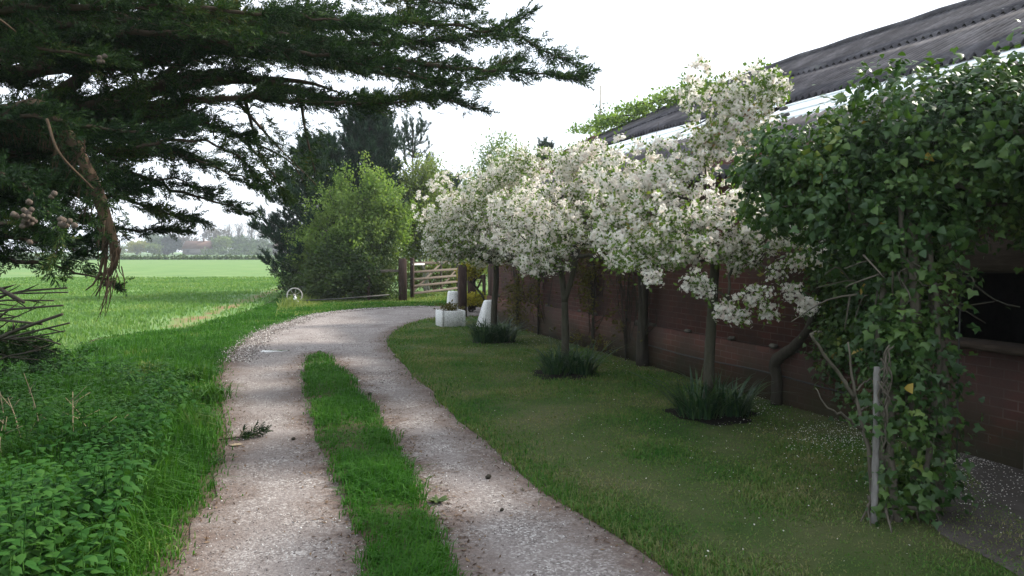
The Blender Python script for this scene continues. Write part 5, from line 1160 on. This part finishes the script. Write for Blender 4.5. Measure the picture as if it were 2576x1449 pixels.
cottage('long low red roofed cottage in the middle of the far treeline', 500, 318, 11, 6, 2.6, 6.0, MAT['tile'], .4)
# ---------------------------------------------------------------- grass, crop, nettles
rg_ = np.random.default_rng(99)
def blades(P0, h, w, lean, r, bend=.5, wind=(0, 0)):
    n = len(P0); a = r.random(n) * 6.283; d = np.stack([np.cos(a), np.sin(a), 0 * a], 1); px = np.stack([-d[:, 1], d[:, 0], 0 * a], 1)
    h = np.broadcast_to(h, (n,)); w = np.broadcast_to(w, (n,)); le = h * lean * r.random(n) * 1.6
    off = d * le[:, None] + np.array([wind[0], wind[1], 0]) * h[:, None]
    m1 = P0 + off * .30 + np.stack([0 * h, 0 * h, h * .55], 1); tp = P0 + off + np.stack([0 * h, 0 * h, h * (1 - bend * np.minimum(le / h, 1) * .5)], 1)
    V = np.stack([P0 - px * w[:, None], P0 + px * w[:, None], m1 + px * w[:, None] * .8, m1 - px * w[:, None] * .8, tp], 1).reshape(-1, 3)
    b = np.arange(n)[:, None] * 5
    return V, [b + np.array([0, 1, 2, 3]), b + np.array([3, 2, 4])]
def sample(poly, n, r, near=1.0, ymax=40):
    """points in a polygon, thinning with distance"""
    poly = np.asarray(poly)[:, :2]; lo = poly.min(0); hi = poly.max(0); lo = np.maximum(lo, (-30, 2.2)); out = []; tot = 0
    while tot < n:
        q = lo + r.random((n * 3, 2)) * (hi - lo); q = q[inpoly(q, poly)]
        if near: q = q[r.random(len(q)) < np.minimum(1, (near / np.maximum(q[:, 1], .1)) ** 1.5)]
        vis = np.abs(q[:, 0]) < q[:, 1] * .78 + .8; q = q[vis]
        out.append(q); tot += len(q)
        if len(q) == 0: break
    q = np.concatenate(out)[:n]; return np.hstack([q, np.zeros((len(q), 1))])
def tint_h(q, s, seed): return vnoise(q, s, seed)
track_poly = np.vstack([T_left, T_right[::-1]]); strip_poly = np.vstack([S_left, S_right[::-1]]); lawn_poly = np.vstack([L_edge, W2[::-1]]); verge_poly = np.vstack([V_out, T_left[::-1]]); bank_poly = np.vstack([bank_back, bank_front[::-1]])
def edge_dist(q, L): return np.min(np.linalg.norm(q[:, None, :2] - L[None, ::2, :2], axis=2), axis=1)
# middle strip
q = sample(strip_poly, 30000, rg_, 4.0); ed = np.minimum(edge_dist(q, S_left), edge_dist(q, S_right)); keep = rg_.random(len(q)) < np.clip(ed / .14, .12, 1); q = q[keep]; ed = ed[keep]; nz = tint_h(q, .35, 3); q[:, :2] += rg_.normal(0, .03, (len(q), 2)); q[:, 2] = .02
m = M(); m.add(*blades(q, (.035 + .085 * nz) * np.clip(ed / .12, .45, 1) * rg_.uniform(.6, 1.4, len(q)), .0022 + .00035 * q[:, 1], .9, rg_, .8, (.12, -.1)))
tag(m.build('strip_grass', MAT['lush_grass']), kind='stuff')
# lawn
q = sample(lawn_poly, 170000, rg_, 4.6); nz = tint_h(q, .6, 8); ed = edge_dist(q, T_right); ew = edge_dist(q, W_line)
keep = rg_.random(len(q)) < np.clip(.30 + 1.1 * nz, 0, 1) * np.clip((ew - .05) / .5, .1, 1); q, nz, ed = q[keep], nz[keep], ed[keep]
m = M(); m.add(*blades(q, (.015 + .024 * nz ** 1.5 + .025 * np.exp(-ed / .18)) * rg_.uniform(.4, 1.7, len(q)), .0020 + .00040 * q[:, 1], .8, rg_, .6))
tag(m.build('lawn_grass', MAT['lawn_grass']), kind='stuff')
# lusher fringe where the lawn meets the track
q = sample(lawn_poly, 30000, rg_, 5.0); ed = edge_dist(q, T_right); keep = rg_.random(len(q)) < np.exp(-(ed / .22) ** 2); q = q[keep]; q[:, :2] += rg_.normal(0, .05, (len(q), 2)); q[:, 2] = .008
m = M(); m.add(*blades(q, rg_.uniform(.03, .075, len(q)), .0018 + .0003 * q[:, 1], .9, rg_, .6)); tag(m.build('edge_grass', MAT['grass']), kind='stuff')
# verge on the field side
q = sample(verge_poly, 110000, rg_, 5.0); ed = edge_dist(q, T_left); nz = tint_h(q, .7, 12); n2 = tint_h(q, 2.3, 13)
keep = rg_.random(len(q)) < np.clip(ed / .25, .10, 1); q, ed, nz, n2 = q[keep], ed[keep], nz[keep], n2[keep]; q[:, :2] += rg_.normal(0, .06, (len(q), 2))
hh = (.05 + .16 * nz ** 1.5 + .14 * np.clip((1 - np.abs(ed - 1.2) / 1.5), 0, 1)) * np.clip(ed / .4, .35, 1) * np.clip(1.35 - q[:, 1] / 16, .35, 1) * rg_.uniform(.6, 1.35, len(q))
m = M(); m.add(*blades(q, hh, .0026 + .00045 * q[:, 1], .75, rg_, .9, (.18, -.15))); tag(m.build('verge_grass', MAT['lush_grass']), kind='stuff')
# sunny bank by the hedge and taller pale tufts under it
q = sample(bank_poly, 26000, rg_, 0); back_d = edge_dist(q, bank_back); tall = np.exp(-(back_d / .55) ** 2) * (q[:, 0] < -4.6)
m = M(); m.add(*blades(q, (.03 + .05 * rg_.random(len(q)) + .45 * tall * rg_.random(len(q))), .012, .8, rg_, .9, (.1, 0))); tag(m.build('bank_grass', MAT['birch_leaf']), kind='stuff')
# young crop in the near field
field_near = [(-34, 12), (-15, 9.5)] + [tuple(v[:2]) for v in V_out[(V_out[:, 1] > 9) & (V_out[:, 1] < 27)]] + [(-8.2, 34), (-9, 46), (-46, 46)]
q = sample(field_near, 75000, rg_, 12.0); nz = tint_h(q, 1.7, 21); soil = np.abs((q[:, 0] - A_[0]) * -(B_ - A_)[1] + (q[:, 1] - A_[1]) * (B_ - A_)[0]) / np.linalg.norm((B_ - A_)[:2])
keep = (rg_.random(len(q)) < .35 + .9 * nz) & (rg_.random(len(q)) < np.clip(soil / 1.2, .15, 1)); q = q[keep]
m = M(); m.add(*blades(q, rg_.uniform(.05, .14, len(q)), .004 + .0006 * q[:, 1], .6, rg_, .8)); tag(m.build('young_crop', MAT['crop']), kind='stuff')
# nettle bed in the near left corner
def nettle_bed():
    r = np.random.default_rng(15); poly = [(-6.5, 3.0), (-1.75, 3.0)] + [tuple(G(x, y)[:2]) for x, y in ((300, 1449), (330, 1330), (400, 1200), (420, 1120), (480, 1060), (420, 985), (330, 960), (240, 940), (90, 900), (-300, 900))]
    lo = np.array([-7.5, 2.6]); q = lo + r.random((14000, 2)) * np.array([6.2, 7.5]); q = q[inpoly(q, poly)]; q = q[r.random(len(q)) < np.minimum(1, (4.2 / q[:, 1]) ** 1.1)][:2700]
    m = M(); pos, tipd, face, sc = [], [], [], []
    nz = vnoise(q, .8, 44); sk_ = []
    for (x, y), z in zip(q, nz):
        h = (.20 + .34 * z) * r.uniform(.7, 1.2) * (1.0 if y < 7 else .8); top = np.array([x + r.normal(0, .05), y + r.normal(0, .05), h]); sk_.append(([x, y, 0], top))
        k = int(h / .06); az = r.random() * 6.28
        for j in range(1, k + 1):
            u = j / k; c = np.array([x, y, 0]) * (1 - u) + top * u; az += math.pi / 2
            for s in (0, math.pi):
                a = az + s + r.normal(0, .25); out = np.array([math.cos(a), math.sin(a), 0]); pos.append(c + out * .018); dr = r.uniform(.15, .75) * (1 if u < .9 else -.3)
                tipd.append(out + np.array([0, 0, -dr])); face.append(np.array([0, 0, 1]) + out * dr + r.normal(0, .15, 3)); sc.append(r.uniform(.046, .082) * (1 - .35 * max(0, u - .6) / .4))
    tip = norm(np.array(tipd)); X = norm(np.cross(np.array(face), tip)); Y = np.cross(tip, X)
    NET = (np.array([[0, 0, 0], [.36, -.03, .18], [.34, -.02, .5], [0, .07, .45], [-.34, -.02, .5], [-.36, -.03, .18], [.14, -.05, .82], [-.14, -.05, .82], [0, -.10, 1.05]]), [np.array([[0, 1, 3], [1, 2, 3], [3, 4, 5], [0, 3, 5], [6, 8, 3], [3, 8, 7], [2, 6, 3], [3, 7, 4]])])
    m.add(*stamp(NET[0], NET[1], np.array(pos), np.stack([X, Y, tip], 2), np.array(sc)))
    for a, b in sk_[::2]: m.add(*tube([a, b], [.004, .003], 3, cap=False))
    return m
tag(nettle_bed().build('nettle_bed', MAT['nettle_leaf']), kind='stuff')
# tall rank grass tussocks behind the nettles and along the edge
def tussock(x, y, n, h, sp, r, mat, label, wind):
    q = np.array([x, y, 0]) + np.stack([r.normal(0, sp, n), r.normal(0, sp, n), 0 * np.arange(n)], 1); q[:, 2] = 0
    m = M(); m.add(*blades(q, h * r.uniform(.5, 1.2, n), .0035 + .0004 * y, .9, r, 1.1, wind)); return tag(m.build('grass_tussock', mat, None, (x, y, 0)), label, 'grass', 'rank grass tussocks on the verge')
r = np.random.default_rng(33)
TL = ('rank grass tussock leaning on the verge between nettles and track')
for k, (x, y) in enumerate(((470, 1090), (440, 1075), (360, 1200), (390, 1150), (330, 1040), (250, 985), (420, 1020), (300, 1290), (345, 1260), (180, 930), (80, 905), (120, 940), (230, 900), (380, 945), (480, 960), (285, 1380), (40, 950), (520, 1010))):
    g = G(x, y); tussock(g[0], g[1], 260, .30, .11, r, MAT['grass'], TL, (.25 * (1 if k % 3 else -.6), -.25))
# dry stalks
for k, (x0, y0, x1, y1, Y) in enumerate(((105, 1085, 60, 938, 6.3), (190, 1165, 183, 985, 5.6), (28, 1175, 8, 1055, 5.4), (240, 1090, 165, 1000, 6.2), (262, 1165, 198, 1048, 5.8), (180, 1120, 105, 1045, 6.0), (292, 1125, 268, 1058, 6.2), (40, 1120, 90, 1060, 6.0), (15, 1080, 0, 985, 6.3), (60, 1130, 20, 1000, 5.9))):
    a = P(x0, y0, Y); a[2] = 0; b = P(x1, y1, Y + .1); o = thing('dry_stalk', 'thin dead tan stalk among the nettles left of the track', 'stalk', a, 'dead stalks among the nettles')
    mm = M(); mm.add(*tube(smoothline([a, (a + b) / 2 + r.normal(0, .02, 3), b], 9), np.linspace(.006, .0025, 9), 5))
    for _ in range(3):
        u = r.uniform(.45, .95); c = a + (b - a) * u; mm.add(*tube([c, c + np.array([r.normal(0, .10), r.normal(0, .06), r.uniform(.03, .14)])], [.003, .0015], 3))
    mm.build('stem', MAT['tan_stem'], o, smooth=True)

# ---------------------------------------------------------------- loose gravel, petals, odds and ends
ROCK = (np.array([[0, 0, -.5], [.55, .1, 0], [.1, .5, .05], [-.5, .1, -.05], [-.1, -.5, 0], [.05, .05, .45]]), [np.array([[0, 2, 1], [0, 3, 2], [0, 4, 3], [0, 1, 4], [5, 1, 2], [5, 2, 3], [5, 3, 4], [5, 4, 1]])])
q = sample(track_poly, 30000, rg_, 4.0); e = np.minimum(edge_dist(q, T_left), edge_dist(q, T_right)); nz = tint_h(q, .55, 31)
es = np.minimum(edge_dist(q, S_left), edge_dist(q, S_right)); ins = inpoly(q[:, :2], strip_poly)
keep = (rg_.random(len(q)) < np.clip(nz * 1.3 - .25 + .25 * np.exp(-es / .15), .06, 1)) & ~(ins & (es > .08)); q = q[keep]
n = len(q); q[:, 2] = .014
m = M(); m.add(*stamp(ROCK[0] * np.array([1, 1, .6]), ROCK[1], q, frames(randdir(n, rg_, 1.5), rg_.random(n) * 6.28), (.006 + .010 * rg_.random(n) ** 3) * np.where(q[:, 1] > 9, 1.6, 1)))
tag(m.build('gravel_chips', MAT['pebble']), kind='stuff')
# a ridge of paler loose stone on the outside of the bend
tl = T_left[(T_left[:, 1] > 11) & (T_left[:, 1] < 21.9) & (T_left[:, 0] < -2.0)]; i = rg_.integers(0, len(tl), 5200); q = tl[i] + np.stack([rg_.normal(.16, .14, 5200), rg_.normal(-.05, .14, 5200), np.full(5200, .02)], 1)
m = M(); m.add(*stamp(ROCK[0], ROCK[1], q, frames(randdir(5200, rg_, 1), rg_.random(5200) * 6.28), rg_.uniform(.012, .032, 5200))); tag(m.build('edge_gravel', MAT['pebble']), kind='stuff')
# leaf mould and twig bits drifted along the edges of the wheel tracks
lines = [T_left, T_right, S_left, S_right]; pts = []
for k, l in enumerate(lines):
    l = l[(l[:, 1] > 3) & (l[:, 1] < 16)]; n = 1500 if k == 3 else 800; i = rg_.integers(0, len(l), n); s_ = (1, -1, -1, 1)[k]
    pts.append(l[i] + np.stack([s_ * np.abs(rg_.normal(0, .14, n)), rg_.normal(0, .05, n), np.full(n, .017)], 1))
pts = np.concatenate(pts); n = len(pts); LIT = (np.array([[0, -.5, 0], [.16, 0, .06], [0, .5, .02], [-.16, 0, .05]]), [np.array([[0, 1, 2, 3]])])
m = M(); m.add(*stamp(LIT[0], LIT[1], pts, frames(randdir(n, rg_, 4), rg_.random(n) * 6.28), rg_.uniform(.012, .045, n))); tag(m.build('leaf_litter', MAT['litter']), kind='stuff')
# fallen petals
pts = []
for (x, y, sx, sy, n) in ((2130, 1105, 75, 28, 900), (2480, 1215, 110, 45, 700), (1890, 1020, 60, 30, 450), (1580, 905, 160, 25, 500), (1340, 855, 90, 12, 400), (1800, 1080, 190, 90, 150), (2030, 1180, 170, 120, 110), (2500, 1165, 80, 8, 500), (1500, 1000, 160, 80, 120)):
    xx = rg_.normal(x, sx, n); yy = rg_.normal(y, sy, n)
    for a, b in zip(xx, yy):
        if b > 800:
            g = G(a, b); 
            if g[0] * N2[0] + g[1] * N2[1] < 5.36: pts.append(g)
pts = np.array(pts); pts[:, 2] = .026 + rg_.random(len(pts)) * .012; PET = (np.array([[0, -.5, 0], [.4, 0, .1], [0, .5, 0], [-.4, 0, .12]]), [np.array([[0, 1, 2, 3]])])
m = M(); m.add(*stamp(PET[0], PET[1], pts, frames(randdir(len(pts), rg_, 3), rg_.random(len(pts)) * 6.28), rg_.uniform(.008, .015, len(pts)))); tag(m.build('fallen_petals', MAT['blossom']), kind='stuff')
# broken cypress sprig on the track edge
g = G(597, 1108); o = thing('fallen_sprig', 'small green cypress sprig lying on the left track edge', 'twig', g)
m = M(); d = norm(np.array([.8, .35, .12])); m.add(*tube([g + (-.14, -.05, .02), g + (0, 0, .03), g + d * .22], [.007, .006, .003], 5)); m.build('twig', MAT['cypress_bark'], o)
n = 26; c = g + d * (rg_.random(n)[:, None] * .24 - .02) + (0, 0, .03); m = M(); m.add(*stamp(SPRAYS[1][0], SPRAYS[1][1], c, frames(d + rg_.normal(0, .5, (n, 3)) + np.array([0, 0, .25]), rg_.random(n) * 6.28), rg_.uniform(.07, .13, n))); m.build('needles', MAT['cypress_leaf'], o)
for k, (x, y, s, lab) in enumerate(((1228, 1208, .018, 'lone dark cone lying in the right wheel track'), (930, 997, .020, 'dark cone on the right wheel track beside the grass strip top'), (738, 1110, .014, 'small dark cone in the left wheel track'), (1262, 1290, .011, 'smallest dark cone low in the right wheel track'))):
    g = G(x, y); Vc, Fc = stamp(CONE[0] * np.array([1, 1, 1.25]), CONE[1], [g + (0, 0, .012 + s * .8)], frames(np.array([[.8, .3, .3]])), s); m = M(); m.add(Vc, Fc); tag(m.build('fallen_cone', MAT['dark_bark'], None, g, smooth=True), lab, 'cone', 'fallen cones on the track')
for (x, y, n, lab) in ((1100, 1268, 26, 'flat weed rosette beside the grass strip in the right wheel track'), (545, 1165, 20, 'small weed at the left track edge beside the tussocks')):
    g = G(x, y); a = rg_.random(n) * 6.28; d = np.stack([np.cos(a), np.sin(a), np.full(n, .35)], 1); m = M(); m.add(*stamp(LEAF[0] * np.array([.6, 1, 1]), LEAF[1], np.tile(g + (0, 0, .016), (n, 1)), frames(d, rg_.normal(0, .3, n)), rg_.uniform(.04, .09, n))); tag(m.build('weed_rosette', MAT['bramble_leaf'], None, g), lab, 'weed')
g = G(575, 1125); m = M(); m.add(*stamp(LEAF[0] * np.array([1.2, 1, 1]), LEAF[1], [g + (0, 0, .02)], frames(np.array([[1, .1, .1]])), .12)); tag(m.build('dead_leaf', MAT['tan_stem'], None, g), 'orange brown dead leaf beside the fallen sprig', 'leaf')
def puddle(name, label, x, y, rx, ry, mat):
    g = G(x, y); a = np.linspace(0, 2 * math.pi, 26, endpoint=False); rr = 1 + .18 * np.sin(3 * a + x) + .10 * np.sin(7 * a); V = np.stack([g[0] + rx * rr * np.cos(a), g[1] + ry * rr * np.sin(a), np.full(26, .0165)], 1)
    V2 = V.copy(); V2[:, :2] = g[:2] + (V[:, :2] - g[:2]) * .9; V2[:, 2] = .021; m = M(); k = np.arange(26); k2 = (k + 1) % 26; m.add(np.vstack([V, V2, [[g[0], g[1], .022]]]), [np.stack([k, k2, k2 + 26, k + 26], 1), np.stack([k + 26, k2 + 26, np.full(26, 52)], 1)]); return tag(m.build(name, mat, None, (0, 0, 0)), kind='structure')
mw, nt, out = newmat('shallow_water'); principled(nt, out, (.16, .15, .13), .06, .6); MAT['water'] = mw
puddle('puddle', '', 686, 885, .22, .16, MAT['water']); puddle('puddle', '', 872, 961, .18, .14, MAT['water'])

# ---------------------------------------------------------------- haze over the fields
mh = bpy.data.materials.new('haze'); mh.use_nodes = True; nt = mh.node_tree; nt.nodes.clear(); out = nt.nodes.new('ShaderNodeOutputMaterial')
pv = nt.nodes.new('ShaderNodeVolumePrincipled'); pv.inputs['Color'].default_value = (.86, .93, 1.0, 1); pv.inputs['Density'].default_value = HAZE; pv.inputs['Anisotropy'].default_value = .3
nt.links.new(pv.outputs[0], out.inputs['Volume'])
m = M(); m.add(*box((0, 425, 10), (2400, 1600, 22))); hz = tag(m.build('haze', mh), kind='stuff')
for o in bpy.data.objects:
    if '_abs' in o: del o['_abs']
